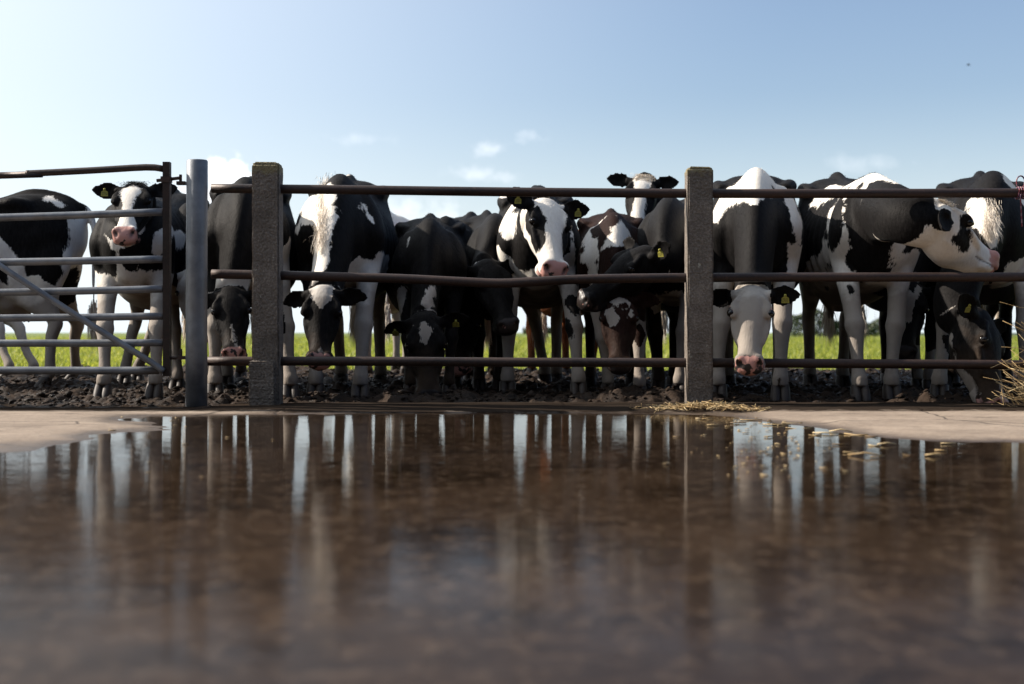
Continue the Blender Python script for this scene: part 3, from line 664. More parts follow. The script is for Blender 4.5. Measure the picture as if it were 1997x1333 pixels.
    for sg in (-1, 1):   # nostrils and mouth
        dN = np.sqrt(((T_ - .492) / 1.5) ** 2 + ((R_ - sg * (.046 + (U_ + .08) * .35)) / .75) ** 2 + ((U_ + .078) / 1.25) ** 2)
        kN = np.clip(1 - dN / .023, 0, 1); co -= (kN * .024 * hs)[:, None] * ff; hole = np.maximum(hole, np.clip(1.5 * kN, 0, 1))
    inh = (T_ > .34) & (T_ < .56) & (np.abs(R_) < .12) & (U_ > -.2) & (U_ < 0)
    kM = np.where(inh, np.clip(1 - np.abs(U_ + .135 - (T_ - .5) * .05) / .008, 0, 1), 0); hole = np.maximum(hole, kM * .8)
    ctr = pp + np.outer(T_ * hs, ff) + np.outer(np.full(nV, -.11 * hs), uv_)
    dv = co - ctr; dvn = dv / (np.linalg.norm(dv, axis=1)[:, None] + 1e-6); co -= dvn * (kM * .008)[:, None]
    # surface lumps: ribs on the barrel, muscle variation
    loc = co - np.array([Wx, WY, zg]); lx = loc @ np.array(fwd) / s; ly = loc @ np.array(left) / s; lz = loc[:, 2] / s
    ed = np.empty(len(me.edges) * 2, np.int32); me.edges.foreach_get("vertices", ed); ed = ed.reshape(-1, 2)
    deg = np.bincount(ed.ravel(), minlength=nV).astype(float); wsm = (np.clip((-.03 - T_) / .05, 0, 1) + (np.abs(R_) > .30) + (U_ < -.36) + (U_ > .2)).clip(0, 1) * np.clip((lz - .45) / .15, 0, 1) * .6
    for _ in range(int(16 * (.0095 / vox) ** 2)):
        for ax_ in range(3):
            av = (np.bincount(ed[:, 0], co[ed[:, 1], ax_], nV) + np.bincount(ed[:, 1], co[ed[:, 0], ax_], nV)) / np.maximum(deg, 1)
            co[:, ax_] += (av - co[:, ax_]) * wsm
    ribm = np.clip(1 - np.abs(lx + .55) / .38, 0, 1) * np.clip((np.abs(ly) - .14) / .1, 0, 1) * np.clip((lz - .6) / .2, 0, 1)
    co[:, 0] += (np.sin(lx * 62 + lz * 6) * .006 * ribm) * np.sign(ly) * left.x; co[:, 1] += (np.sin(lx * 62 + lz * 6) * .006 * ribm) * np.sign(ly) * left.y
    me.vertices.foreach_set("co", co.astype(np.float32).ravel())
    # ---- coat pattern
    dref = D or WY - .15
    F = np.full(nV, .12 * base)
    hm = (T_ > hcut) & (T_ < .62) & (np.abs(R_) < .34) & (U_ > -.30) & (U_ < .13)
    for nm, hgt in socks.items():
        ch = legs[nm]; pts = [np.array(c) for c in ch]
        dist = -seg_dist(co, pts, [0] * len(pts)); z = co[:, 2] - zg
        F = np.where(dist < .20 * s, np.maximum(F, np.minimum(hgt * s - z + fbm(co[:, 0] * 9, co[:, 2] * 9 + co[:, 1] * 5, 9, 2) * .08, .2 * s - dist)), F)
    if belly is not None: F = np.maximum(F, np.where(lx < .3, belly * s - (co[:, 2] - zg), F))
    for pt in patches:
        sgn, pts, rad = pt[0], pt[1], pt[2]; dd = pt[3] if len(pt) > 3 else dref; k = .5; slab = pt[4] if len(pt) > 4 else .30
        W = [np.array(P(a_, b_, dd)) * [1, 0, 1] for a_, b_ in pts]
        Qs = np.stack([co[:, 0], np.clip(np.abs(co[:, 1] - dd) - slab, 0, 9) * k, co[:, 2]], -1)
        rl = rad if isinstance(rad, (list, tuple)) else [rad] * len(W)
        sdv = seg_dist(Qs, W, [r_ / F_PX * dd for r_ in rl])
        sdv = np.where(hm & (headbase is not None), -9, sdv)
        F = np.maximum(F, sdv) if sgn > 0 else np.minimum(F, -sdv)
    if tail_white == 2: F = np.maximum(F, -1.655 - lx)
    if headbase is not None:
        e = np.clip(T_ - hcut - .005, 0, .08)
        F = np.where(hm, headbase * e, F)
    for ft in face:
        sgn, pts, rad = ft[0], ft[1], ft[2]; ku = ft[3] if len(ft) > 3 else .35
        W = [np.array([a_[0], a_[1], (a_[2] if len(a_) > 2 else 0) * ku]) for a_ in pts]
        rl = rad if isinstance(rad, (list, tuple)) else [rad] * len(W)
        sdv = np.where(hm, seg_dist(np.stack([T_, R_, U_ * ku], -1), W, list(rl)), -9)
        F = np.maximum(F, sdv) if sgn > 0 else np.minimum(F, -sdv)
    for ea, eb in earsegs:
        ev = eb - ea; tt_ = ((co - ea) @ ev) / (ev @ ev); dd_ = np.linalg.norm(co - ea - np.clip(tt_, 0, 1)[:, None] * ev, axis=1)
        F = np.where((tt_ > .12) & (dd_ < .068 * hs), earcol * np.clip(tt_ - .1, 0, .1), F)
    skin = np.where(hm & (U_ < -.01), np.minimum(T_ + skt - .448 - np.clip(-.115 - U_, 0, 1) * .9 - np.clip(np.abs(R_) - .032, 0, 1) * .5, .05), -.1)
    skin = np.maximum(skin, np.where(inh & (T_ > .44), .015 - np.abs(U_ + .14), -.1))
    if pinkeye:
        for sg in (-1, 1): skin = np.maximum(skin, .040 - np.sqrt((T_ - .175) ** 2 + (R_ - sg * .125) ** 2 + ((U_ + .028)) ** 2))
    for nm, arr in (("coat", F), ("skin", skin), ("nosedark", np.full(nV, nosedark)), ("hole", hole)):
        at = me.attributes.new(nm, 'FLOAT', 'POINT'); at.data.foreach_set("value", np.asarray(arr, np.float32))
    body = link_me("body", me, COAT[kind], root)
    for sg in (-1, 1):
        E = Soup(); E.ball(Hd(.182, sg * (.106 if pinkeye else .101), -.022 if pinkeye else -.027), .0245 * hs); link_me("eye", recalc(E.mesh()), EYE, root)
    # ---- hair: poll tuft, crest fringe, tail switch, outline fuzz
    if tuft is not None:
        n = 1800; rt = np.array([list(Hd(rng.uniform(.0, .075), rng.normal(0, .035), .006)) for _ in range(n)])
        strands("forelock", rt, np.tile(np.array(uu * .6 + f * .5), (n, 1)), .024 * hs, .0008, HAIRW if tuft > 0 else HAIRB, root, .5, .35, .3)
    if crest is not None:
        pts, colr, ln = crest; n = 2600; pw = [np.array(P(*p_)) for p_ in pts]
        ii = rng.integers(0, len(pw) - 1, n); tt = rng.random(n)[:, None]; rt = np.array([pw[i] for i in ii]) * (1 - tt) + np.array([pw[i + 1] for i in ii]) * tt
        rt += rng.normal(0, .022, (n, 3)) * [1, .6, 1]
        strands("mane", rt, np.tile([0.0, -.35, -.8], (n, 1)), ln, .0009, HAIRW if colr > 0 else HAIRB, root, .3, .22)
    if fuzz:
        nm_ = np.empty(nV * 3, np.float32); me.vertices.foreach_get("normal", nm_); nm_ = nm_.reshape(-1, 3)
        cand = np.where((nm_[:, 2] > .15) & (co[:, 2] > .9))[0]
        for colr, mask in ((1, F > .01), (-1, F < -.01)):
            c2 = cand[mask[cand]]
            if len(c2) < 50: continue
            c2 = rng.choice(c2, int(fuzz * len(c2) / max(1, len(cand))) + 1)
            strands("fur", co[c2], nm_[c2] * .30 + np.array(fwd) * -.9 + [0, 0, .03], .020, .0006, HAIRW if colr > 0 else HAIRB, root, .1, .28)['kind'] = 'stuff' 
    n = 260; b0 = np.array(L(-1.70, .02, .64)); rt = b0 + rng.normal(0, .012, (n, 3)) + np.outer(rng.random(n), [0, 0, -.10])
    strands("tail_switch", rt, np.tile([0, 0, -1.0], (n, 1)), .26 * s, .003, HAIRW if tail_white else HAIRB, root, .2, .10)
    return root

W_, B_ = 1, -1
exec_cows = True
G = "cows crowded behind the gate"
# A: side-on at the far left, tail toward the middle
cow("black and white cow standing side-on behind the gate, rump toward the right", (-268, 9.7), -88, .92, (-600, 470, 9.6), (-620, 640), tail_white=2, udder=True, vox=.012, group=G,
    feet={'HR': (143, 10.4), 'HL': (92, 9.6), 'FL': (-240, 9.4)}, socks={'HR': .62, 'HL': .80},
    patches=[(W_, [(118, 420), (132, 470), (122, 540), (105, 600)], [7, 14, 17, 26], 9.4, .8), (W_, [(160, 430), (150, 540), (150, 620)], [8, 10, 14], 9.7, .6), (W_, [(-10, 470), (18, 520), (25, 600)], [14, 16, 22], 9.4, .8),
             (W_, [(92, 385), (120, 400)], [5, 4], 9.6, .6), (W_, [(30, 625), (110, 620)], [16, 22], 9.5, .6)], belly=.60)
cow("pale bellied cow half hidden behind the side-on cow at the left edge", (-390, 11.6), -84, .90, (-640, 520, 11.4), (-700, 640), vox=.016, group=G, udder=True,
    feet={'HR': (62, 11.2), 'HL': (14, 10.9)}, socks={'HR': 1.0, 'HL': 1.0}, belly=.85)
# B: looking over the gate
cow("young black cow with a white blaze and pink nose looking through the gate", (262, 8.75), 2, .94, (264, 356, 8.42), (238, 436), hs=.94, vox=.0095, tags='R', headbase=-1, tuft=-1, group=G, fuzz=5000, neckw=1.15,
    feet={'FR': (203, 8.25), 'FL': (303, 8.35), 'HR': (243, 9.9), 'HL': (268, 10.3)}, socks={'FR': .78, 'FL': .78, 'HR': .5, 'HL': .5}, belly=.72,
    ears=((.95, .10, .0), (.95, .14, .0)), nosedark=-.02,
    face=[(W_, [(.02, .0), (.12, .0), (.24, -.015), (.34, -.01), (.44, 0)], [.040, .062, .042, .040, .068], .15)],
    patches=[(W_, [(232, 480), (240, 520), (250, 580), (262, 640)], [8, 22, 44, 55], 8.4), (W_, [(290, 440), (275, 480)], [12, 9], 8.2, .8), (W_, [(212, 455), (222, 480)], [9, 10], 8.4, .8), (B_, [(232, 492), (240, 515)], [10, 12], 8.3, .8)])
# C: behind the round post
cow("black cow with lowered head mostly hidden behind the round gate post", (372, 9.5), 3, .93, (378, 520, 8.9), (385, 640), vox=.013, socks={'FR': .7, 'FL': .6}, group="cows crowded behind the fence",
    feet={'FR': (346, 9.2)}, face=[(W_, [(.0, -.06), (.2, -.09), (.45, -.07)], [.03, .05, .06])], ears=((.95, -.1, .0), (.95, -.4, .1)))
# D
cow("black cow with pink tipped nose hanging its head left of the first concrete post", (480, 8.45), 9, .97, (448, 558, 8.0), (456, 678), hs=.90, vox=.0095, headbase=-1, nosedark=.05,
    feet={'FR': (419, 8.3), 'FL': (566, 8.15)}, socks={'FR': .62, 'FL': .95, 'HR': .5, 'HL': .5}, fuzz=4000,
    face=[(W_, [(.30, .0), (.40, 0), (.45, .01)], [.010, .022, .030], .1)], patches=[(W_, [(440, 552), (462, 552)], 24, 8.1)], ears=((.9, -.5, .1), (.9, -.2, .1)))
# E
cow("cow with a white triangle on its forehead, head down right of the first post", (664, 8.55), 4, .99, (630, 556, 7.85), (620, 690), hs=.92, vox=.0095, headbase=-1, nosedark=.07,
    feet={'FR': (616, 8.2), 'FL': (703, 8.1), 'HL': (742, 9.9), 'HR': (665, 10.0)}, socks={'FR': .45, 'FL': .80, 'HL': .9, 'HR': .5}, fuzz=9000, tags='',
    face=[(W_, [(.02, .0), (.08, .0), (.20, 0)], [.072, .060, .008], .2), (W_, [(.42, .0), (.46, .012)], [.008, .012], .2)], ears=((.9, -.45, .1), (.95, -.05, .05)),
    patches=[(W_, [(605, 400), (612, 425), (632, 380)], [28, 32, 26], 8.3), (W_, [(638, 420), (630, 470), (622, 540)], [20, 16, 14], 8.1), (W_, [(606, 348), (650, 330), (690, 322), (735, 338)], [24, 18, 12, 20], 9.75, .3), (W_, [(708, 398), (720, 420), (730, 436)], [1.5, 2.5, 1], 8.4), (W_, [(748, 505), (742, 535)], [12, 18], 8.6), (B_, [(600, 460), (590, 490)], [22, 24], 8.3),
             (W_, [(592, 420), (580, 450)], [8, 6], 8.4)],
    crest=([(640, 350, 8.62), (634, 385, 8.35), (632, 425, 8.15), (626, 480, 8.02)], 1, .05))
# F: far rump
cow("cream coloured cow far back, only its pale rump showing between two black cows", (740, 13.4), 188, .97, (640, 520, 14.3), (620, 640), base=1, vox=.018, group="cows further back in the herd")
# G
cow("small black cow grazing with a white star on its forehead", (838, 8.75), 3, .81, (828, 612, 8.2), (838, 770), hs=.98, vox=.0105, headbase=-1, nosedark=.3, tags='RL', width=1.08,
    face=[(W_, [(.06, -.015), (.11, 0.0), (.16, -.01)], [.022, .036, .016], .2), (W_, [(.03, -.07), (.06, -.075)], .012, .2)], ears=((.85, -.5, .12), (.92, .20, .0)), fuzz=5000,
    patches=[(W_, [(797, 460), (794, 480)], [2, 3], 8.6), (W_, [(812, 395), (806, 402)], [2, 2], 9.0), (W_, [(838, 560), (832, 590)], [8, 9], 8.2), (W_, [(775, 570), (765, 600)], [14, 10], 8.4)], feet={'FR': (800, 8.5), 'FL': (876, 8.5)})
# H
cow("bony black cow with its ribs catching the light, behind the grazing white starred cow", (872, 9.75), -7, .88, (905, 590, 9.3), (890, 700), vox=.012, feet={'FL': (934, 9.6), 'FR': (888, 9.6)}, fuzz=5000, tail_white=False)
# I
cow("plain black cow with lowered muzzle between the bony cow and the looking cow", (966, 9.3), 4, .86, (950, 505, 8.75), (996, 622), hs=.97, vox=.0115, headbase=-1, nosedark=.3, feet={'FL': (972, 9.3), 'FR': (935, 9.3)}, ears=((.95, -.2, 0), (.95, -.2, 0)), width=.85)
# J
cow("black and white cow raising its pink nose over the bent middle rail", (1050, 8.95), 0, .965, (1068, 386, 8.22), (1094, 508), hs=1.04, vox=.0088, headbase=1, u=(.26, -.42, .88), tags='RL', nosedark=-.03, fuzz=9000,
    feet={'FR': (990, 8.75), 'FL': (1128, 8.55), 'HR': (1062, 10.1), 'HL': (1085, 10.3)}, socks={'FR': .95, 'FL': .95, 'HR': .3}, neckw=1.1,
    ears=((.9, .30, -.15), (.95, .10, -.15)), belly=.80,
    face=[(B_, [(.07, -.12, -.02), (.17, -.105, -.03), (.29, -.085, -.07)], [.045, .058, .042], .6), (B_, [(.09, .125, -.04), (.20, .12, -.06), (.33, .105, -.10)], [.060, .062, .05], .6), (W_, [(.30, .10, -.1), (.22, .115, -.13)], [.02, .012], .6)],
    patches=[(W_, [(1005, 365), (985, 400), (975, 440)], [16, 16, 10], 8.9), (W_, [(990, 368), (1040, 348), (1085, 352)], [20, 9, 7], 10.1, .3), (B_, [(985, 395), (965, 430)], [9, 10], 8.8), (W_, [(1000, 420), (990, 450)], [10, 9], 8.6),
             (W_, [(1040, 600), (1060, 620)], [60, 50], 8.6, .6), (W_, [(1010, 600), (1005, 660)], [22, 20], 8.7), (W_, [(1100, 600), (1112, 660)], [22, 20], 8.7), (B_, [(1117, 590), (1122, 605)], [14, 12], 8.6, .6), (B_, [(1104, 630), (1108, 650)], [13, 13], 8.5, .6), (B_, [(1094, 580), (1090, 588)], [4, 5], 8.5, .6),
             (W_, [(1115, 455), (1122, 500)], [4, 8], 8.6), (B_, [(1135, 540), (1140, 480)], 16, 8.9)])
# K: distant brown
cow("brown and white cow far behind, lit brown leg showing between two nearer cows", (1142, 10.9), 12, .88, (1150, 480, 10.5), (1150, 590), kind='tan', vox=.015, feet={'FL': (1153, 10.7), 'FR': (1128, 10.9)}, socks={'FR': .2},
    patches=[(W_, [(1150, 590), (1146, 640)], [7, 4], 10.7), (W_, [(1140, 700), (1143, 680)], 6, 10.7)], group="cows further back in the herd")
# L
cow("cow with a brown and white back and a dark brown face marked white", (1197, 8.7), -3, .83, (1206, 568, 8.15), (1210, 702), kind='brown', hs=.92, vox=.0095, headbase=-1, nosedark=.3, tags='R', width=1.0, fuzz=6000,
    feet={'FR': (1186, 8.7), 'FL': (1247, 8.2)}, socks={'FR': .7, 'FL': .55}, ears=((.95, -.25, .0), (.95, -.1, .0)),
    face=[(W_, [(.06, -.03), (.10, .03)], [.045, .05], .2), (W_, [(.16, -.05), (.20, -.04)], [.03, .022], .2), (B_, [(.12, .02), (.11, .035)], .016, .2), (B_, [(.15, -.01), (.20, .02)], [.02, .03], .2), (W_, [(.14, .075), (.17, .07)], .012, .2)],
    patches=[(W_, [(1170, 420), (1150, 460), (1150, 500)], [14, 16, 16], 8.6), (W_, [(1205, 432), (1215, 455), (1185, 490)], [16, 20, 14], 8.4), (W_, [(1180, 412), (1225, 420)], [5, 5], 9.0), (B_, [(1165, 450), (1195, 430)], [9, 12], 8.6), (B_, [(1200, 408), (1235, 430)], [7, 8], 9.3),
             (W_, [(1155, 520), (1160, 560)], 10, 8.5), (B_, [(1200, 500), (1225, 520)], [26, 30], 8.2, .8), (B_, [(1192, 645), (1200, 665)], [5, 8], 8.6)])
# M
cow("cow at the back holding its white blazed head highest, just above the top rail", (1290, 10.6), -6, .99, (1255, 341, 10.15), (1240, 430), hs=.98, vox=.0115, headbase=-1, u=(0, -.5, .85), tuft=1, fuzz=5000, group="cows further back in the herd",
    ears=((.95, .10, .0), (.95, .16, .0)), face=[(W_, [(-.02, .0), (.08, .0), (.2, .0), (.40, 0)], [.062, .072, .045, .05], .1)], feet={'FR': (1283, 10.3), 'FL': (1330, 10.4)}, neckw=1.2,
    patches=[(W_, [(1240, 400), (1230, 430), (1250, 400)], [10, 12, 8], 10.1)])
# N
cow("shaded black cow by the second concrete post, head turned left above another's brown face", (1306, 8.7), -14, .90, (1262, 478, 8.15), (1124, 562), hs=.98, vox=.0105, headbase=-1, u=(-.2, -.45, 1), tags='L', width=.9, nosedark=.25,
    ears=((.9, .1, .0), (.35, .25, -.25, (.6, -1.2, .2))), feet={'FR': (1286, 9.0), 'FL': (1326, 8.5)}, socks={'FL': .62}, belly=None, fuzz=2500,
    patches=[(W_, [(1290, 590), (1320, 590), (1330, 640)], [18, 20, 14], 8.6)])
# O
cow("large cow with a white face, nose out over the bottom rail by the second post", (1474, 8.35), -9, 1.0, (1466, 556, 7.50), (1461, 696), hs=.95, vox=.0085, headbase=1, nosedark=.08, tags='L', pinkeye=True, fuzz=9000,
    feet={'FR': (1400, 8.1), 'FL': (1522, 7.95)}, socks={'FR': .7, 'FL': .9, 'HL': .6, 'HR': .6}, ears=((.9, -.25, .0), (.95, .10, .05)),
    face=[(B_, [(.12, -.004), (.15, .0)], [.0001, .0001], .2)],
    patches=[(W_, [(1478, 322), (1480, 345), (1460, 372), (1415, 405), (1392, 420)], [12, 26, 40, 20, 16], 8.3, .5), (W_, [(1495, 345), (1532, 380), (1545, 420), (1553, 480)], [18, 16, 12, 6], 8.3, .35),
             (B_, [(1455, 440), (1435, 490)], [46, 50], 8.0), (B_, [(1500, 420), (1500, 500)], [38, 50], 8.0), (W_, [(1400, 590), (1404, 640)], 14, 8.1), (W_, [(1530, 550), (1505, 600), (1512, 650)], [6, 18, 20], 8.0), (B_, [(1520, 742), (1516, 760)], [3, 3], 7.9, .8)])
# P
cow("tall cow turning its white head with a black eye patch to the right", (1704, 8.35), -3, .985, (1822, 391, 7.58), (1946, 482), hs=1.02, hd=1.16, vox=.0085, headbase=1, earcol=-1, nosedark=-.2, fuzz=9000, tuft=1, skt=.045, u=(.42, .10, 1), near=False, udder=True, neckw=1.0, ne=1.12, nt=.05, nbs=.94, nk=.14, nkb=(.8, .3, .30), hcut=-.03,
    ears=((.6, -.70, -.25, (.0, -1.6, .0)), (.5, .0, -.3)), feet={'FR': (1676, 7.95), 'FL': (1738, 8.05), 'HR': (1580, 9.9), 'HL': (1644, 9.7)}, socks={'FR': .85, 'FL': .85, 'HR': .65, 'HL': .65}, belly=.84, width=1.0,
    face=[(B_, [(.155, -.12, -.045), (.19, -.12, -.10), (.215, -.12, -.135), (.15, -.12, -.15)], [.045, .062, .055, .035], 1.0)],
    patches=[(W_, [(1640, 350), (1600, 380), (1600, 420)], [14, 14, 14], 8.9), (W_, [(1690, 345), (1720, 365), (1755, 385)], [14, 20, 16], 8.2), (W_, [(1655, 365), (1640, 410), (1640, 480), (1630, 540)], [10, 12, 16, 30], 8.4), (B_, [(1628, 370), (1615, 400)], [6, 7], 8.7), (B_, [(1668, 350), (1690, 338)], [5, 5], 8.6), (B_, [(1650, 395), (1643, 420)], 8, 8.4),
             (W_, [(1600, 520), (1610, 580)], [24, 30], 8.9), (B_, [(1585, 400), (1580, 480)], [12, 20], 9.0), (B_, [(1612, 440), (1608, 480)], [9, 8], 8.7), (B_, [(1700, 430), (1720, 500), (1690, 500)], [40, 42, 30], 8.0, .6), (B_, [(1750, 400), (1775, 430)], [18, 20], 8.0, .6),
             (B_, [(1745, 410), (1740, 470), (1725, 520)], [34, 38, 30], 7.85, .4), (W_, [(1795, 455), (1785, 500), (1760, 528)], [16, 20, 10], 7.7, .3), (W_, [(1690, 570), (1720, 570), (1735, 600)], [22, 26, 18], 8.1), (B_, [(1671, 560), (1672, 566)], 6, 8.0, .8), (B_, [(1688, 660), (1690, 680)], [.5, .5], 8)])
# Q
cow("black cow with a ragged white blaze hanging its head beneath the white headed cow", (1792, 9.15), 0, .93, (1776, 548, 8.5), (1768, 678), hs=.95, vox=.0105, headbase=-1, nosedark=.3, width=.8, feet={'FL': (1812, 9.1), 'FR': (1790, 9.3)},
    face=[(W_, [(.04, -.05), (.14, .0), (.28, .0)], [.03, .03, .010], .2), (W_, [(.05, .05), (.12, .03)], [.02, .02], .2), (B_, [(.06, -.01), (.08, 0)], .010, .2)], socks={'FL': .3})
# R
cow("black and white cow at the right edge bending down to eat the hay", (1935, 8.5), -15, 1.0, (1924, 606, 7.8), (1982, 785), hs=1.12, vox=.0095, headbase=-1, near=True, u=(.75, -.55, .25), nosedark=-.1, fuzz=9000, tags='R',
    feet={'FR': (1832, 8.05), 'FL': (2000, 8.2)}, socks={'FR': .95, 'FL': .8}, ears=((.9, .1, -.2), (.9, .2, -.1)), width=1.05, neckw=1.15,
    face=[(W_, [(.10, -.10, -.20), (.25, -.08, -.22), (.45, -.05, -.16)], [.035, .035, .04], 1.0), (W_, [(.40, .0), (.46, .03)], [.02, .03], .3)],
    patches=[(W_, [(1940, 360), (1975, 385), (1988, 470)], [14, 13, 10], 8.6), (W_, [(1932, 395), (1928, 440), (1935, 470)], [14, 24, 14], 8.0), (W_, [(1902, 420), (1908, 430)], [9, 9], 8.2), (B_, [(1960, 420), (1965, 460)], [11, 14], 8.1, .8), (W_, [(1982, 520), (1985, 640)], [12, 18], 8.2)],
    crest=([(1938, 375, 8.4), (1934, 400, 8.15), (1930, 425, 8.02), (1932, 455, 7.95)], 1, .06))

cow("black and white cow cut off by the right edge of the photo", (2110, 9.3), 0, .95, (2120, 560, 8.6), (2120, 690), vox=.014, socks={'FR': .7, 'FL': .7}, patches=[(W_, [(1995, 420), (1992, 480)], [12, 14], 9.3), (W_, [(1990, 600), (2000, 640)], [16, 18], 9.1)])

# ------------------------------------------------------------------ things beyond the herd
m = Mat("hedge_leaf", Roughness=.6); m.set("Base Color", m.ramp(m.attr("tone"), [(0, (.018, .030, .008)), (.6, (.045, .070, .018)), (1, (.11, .13, .05))])); LEAF = m.m
m = Mat("bark", Roughness=.9); m.set("Base Color", (.06, .045, .035)); BARK = m.m
def leaf_cloud(name, x, y, z, size, parent):
    n = len(x); c = np.stack([x, y, z], -1)
    a = rng.normal(0, 1, (n, 3)); a /= np.linalg.norm(a, axis=1)[:, None]; b = np.cross(a, rng.normal(0, 1, (n, 3))); b /= np.linalg.norm(b, axis=1)[:, None]
    sz = size * rng.uniform(.5, 1.2, n)[:, None]
    V = np.stack([c - a * sz, c + b * sz * .5, c + a * sz, c - b * sz * .5], 1)
    me = fast_mesh(name, V.reshape(-1, 3), np.arange(n * 4).reshape(n, 4), 4)
    at = me.attributes.new("tone", 'FLOAT', 'POINT'); at.data.foreach_set("value", np.repeat(np.clip(rng.normal(.4, .3, n), 0, 1), 4).astype(np.float32))
    return link_me(name, me, LEAF, parent, smooth=False)
def hedge(label, px0, px1, D, h, seed, n=9000, leaf=.10):
    x0, x1 = X(px0, D), X(px1, D); gz = float(field_h(np.array([x0]), np.array([float(D)]))[0])
    root = empty("hedge", ((x0 + x1) / 2, D, gz)); tag(root, label, "hedge")
    x = rng.uniform(x0, x1, n); top = h * (.80 + .55 * fbm(x * .55, x * 0 + seed, seed, 4)); t = rng.random(n) ** .75
    y = D + rng.normal(0, .55, n) * (1 - .4 * t); leaf_cloud("foliage", x, y, gz + t * top, leaf, root)
    S = Soup()
    for k in range(int((x1 - x0) / .5)):
        xx = x0 + k * .5 + rng.uniform(-.2, .2); hh = h * rng.uniform(.8, 1.25); S.tube([(xx, D, gz - .1), (xx + rng.uniform(-.2, .2), D, gz + hh * .5), (xx + rng.uniform(-.35, .35), D + .1, gz + hh)], [.03, .02, .006], 1, 5)
    link_me("stems", recalc(S.mesh()), BARK, root)
hedge("straggly dark green hedge across the field, showing between the legs right of the second post", 1535, 1765, 95, 1.75, 3)
hedge("low far hedge line showing between the legs near the middle of the photo", 1020, 1250, 190, 1.5, 5, 7000, .2)
hedge("faint low hedge on the horizon left of the middle", 860, 990, 240, .8, 7, 3000, .2)

# distant rail fence
m = Mat("weathered_timber", Roughness=.8); m.set("Base Color", (.22, .24, .26)); TIM = m.m
D = 62.0; gz = float(field_h(np.array([X(1860, D)]), np.array([D]))[0])
rf = empty("rail_fence", (X(1860, D), D, gz)); tag(rf, "pale blue grey rail fence far across the field at the right", "fence")
for k in range(7):
    xx = X(1790 + k * 36, D); S = Soup(); box_soup(S, (xx, D, gz + .32), (.12, .12, .85)); link_me("post", S.mesh(), TIM, rf, smooth=False)
for zz in (.25, .48, .70):
    S = Soup(); box_soup(S, ((X(1790, D) + X(2006, D)) / 2, D - .085, gz + zz), (X(2006, D) - X(1790, D), .04, .07)); link_me("rail", S.mesh(), TIM, rf, smooth=False)

# bird
bp = P(1888, 127, 70); S = Soup(); S.tube([bp + Vector((-.09, 0, .01)), bp + Vector((-.03, 0, .02)), bp, bp + Vector((.07, 0, -.02))], [.008, .022, .025, .006], 2, 8)
bd = empty("bird", bp); tag(bd, "tiny dark bird flying high in the right of the sky", "bird"); link_me("body", recalc(S.mesh()), HAIRB, bd)
for sg in (-1, 1):
    S = Soup(); S.loft([(bp + Vector((0, 0, .02)), Vector((1, 0, 0)), Vector((0, 0, 1)), .07, .012, 2, 0, 0), (bp + Vector((-.02, sg * .09, .05)), Vector((1, 0, 0)), Vector((0, 0, 1)), .03, .008, 2, 0, 0), (bp + Vector((-.05, sg * .18, .015)), Vector((1, 0, 0)), Vector((0, 0, 1)), .006, .004, 2, 0, 0)], 2, 8)
    link_me("wing", recalc(S.mesh()), HAIRB, bd)

# straw
m = Mat("straw", Roughness=.5); m.set("Base Color", m.ramp(m.attr("tone"), [(0, (.16, .10, .04)), (.5, (.40, .27, .115)), (1, (.62, .49, .28))])); STRAW = m.m
def straw(name, C, L_, pitch, wd, az=None):
    """thin four sided stalks"""
    n = len(C); C = np.asarray(C); az = rng.uniform(0, 2 * math.pi, n) if az is None else az
    d = np.stack([np.cos(az) * np.cos(pitch), np.sin(az) * np.cos(pitch), np.sin(pitch)], -1); sd_ = np.cross(d, [0, 0, 1.0]); sd_ /= np.linalg.norm(sd_, axis=1)[:, None] + 1e-9; u_ = np.cross(sd_, d)
    V = []; bend = rng.normal(0, .045, (n, 1)) * L_[:, None]
    for t, off in ((-.5, 0), (0, 1), (.5, 0)):
        c = C + d * L_[:, None] * t + u_ * bend * off + sd_ * bend * off * .6
        for a_, b_ in ((1, 0), (0, 1), (-1, 0), (0, -1)): V.append(c + (sd_ * a_ + u_ * b_ * .8) * wd[:, None])
    V = np.stack(V, 1); b = np.arange(n)[:, None] * 12; Fc = []
    for r_ in range(2):
        for k in range(4): Fc.append(b + [r_ * 4 + k, r_ * 4 + (k + 1) % 4, r_ * 4 + 4 + (k + 1) % 4, r_ * 4 + 4 + k])
    Fc += [b + [3, 2, 1, 0], b + [8, 9, 10, 11]]
    me = fast_mesh(name, V.reshape(-1, 3), np.concatenate(Fc, 0), 4)
    at = me.attributes.new("tone", 'FLOAT', 'POINT'); at.data.foreach_set("value", np.repeat(np.clip(rng.normal(.5, .28, n), 0, 1), 12).astype(np.float32))
    return link_me(name, me, STRAW, None, smooth=False)
n = 650; px = np.clip(rng.normal(1365, 60, n), 1235, 1490); yy = rng.normal(7.16, .07, n) - np.clip((px - 1360) / 130, 0, 1) * .12
pile = np.exp(-((px - 1385) / 75) ** 2) * .028; C = np.stack([X(1, yy) * 0 + (px - CX) / F_PX * yy, yy, .016 + rng.random(n) * pile], -1)
tag(straw("straw_litter", C, rng.uniform(.02, .10, n), rng.normal(.05, .22, n), rng.uniform(.0012, .0028, n)), "loose straw scattered along the puddle edge by the second post", "straw", kind='stuff')
n = 150; yy = rng.uniform(3.8, 6.95, n); xx = np.where(rng.random(n) < .9, rng.normal(1.12, .17, n), rng.normal(-1.45, .12, n)) * (yy / 6.2)
tag(straw("chaff", np.stack([xx, yy, np.full(n, .003)], -1), rng.uniform(.006, .030, n), np.zeros(n), rng.uniform(.0010, .0022, n)), "short bits of chaff floating on the puddle near its edges", "chaff", kind='stuff')
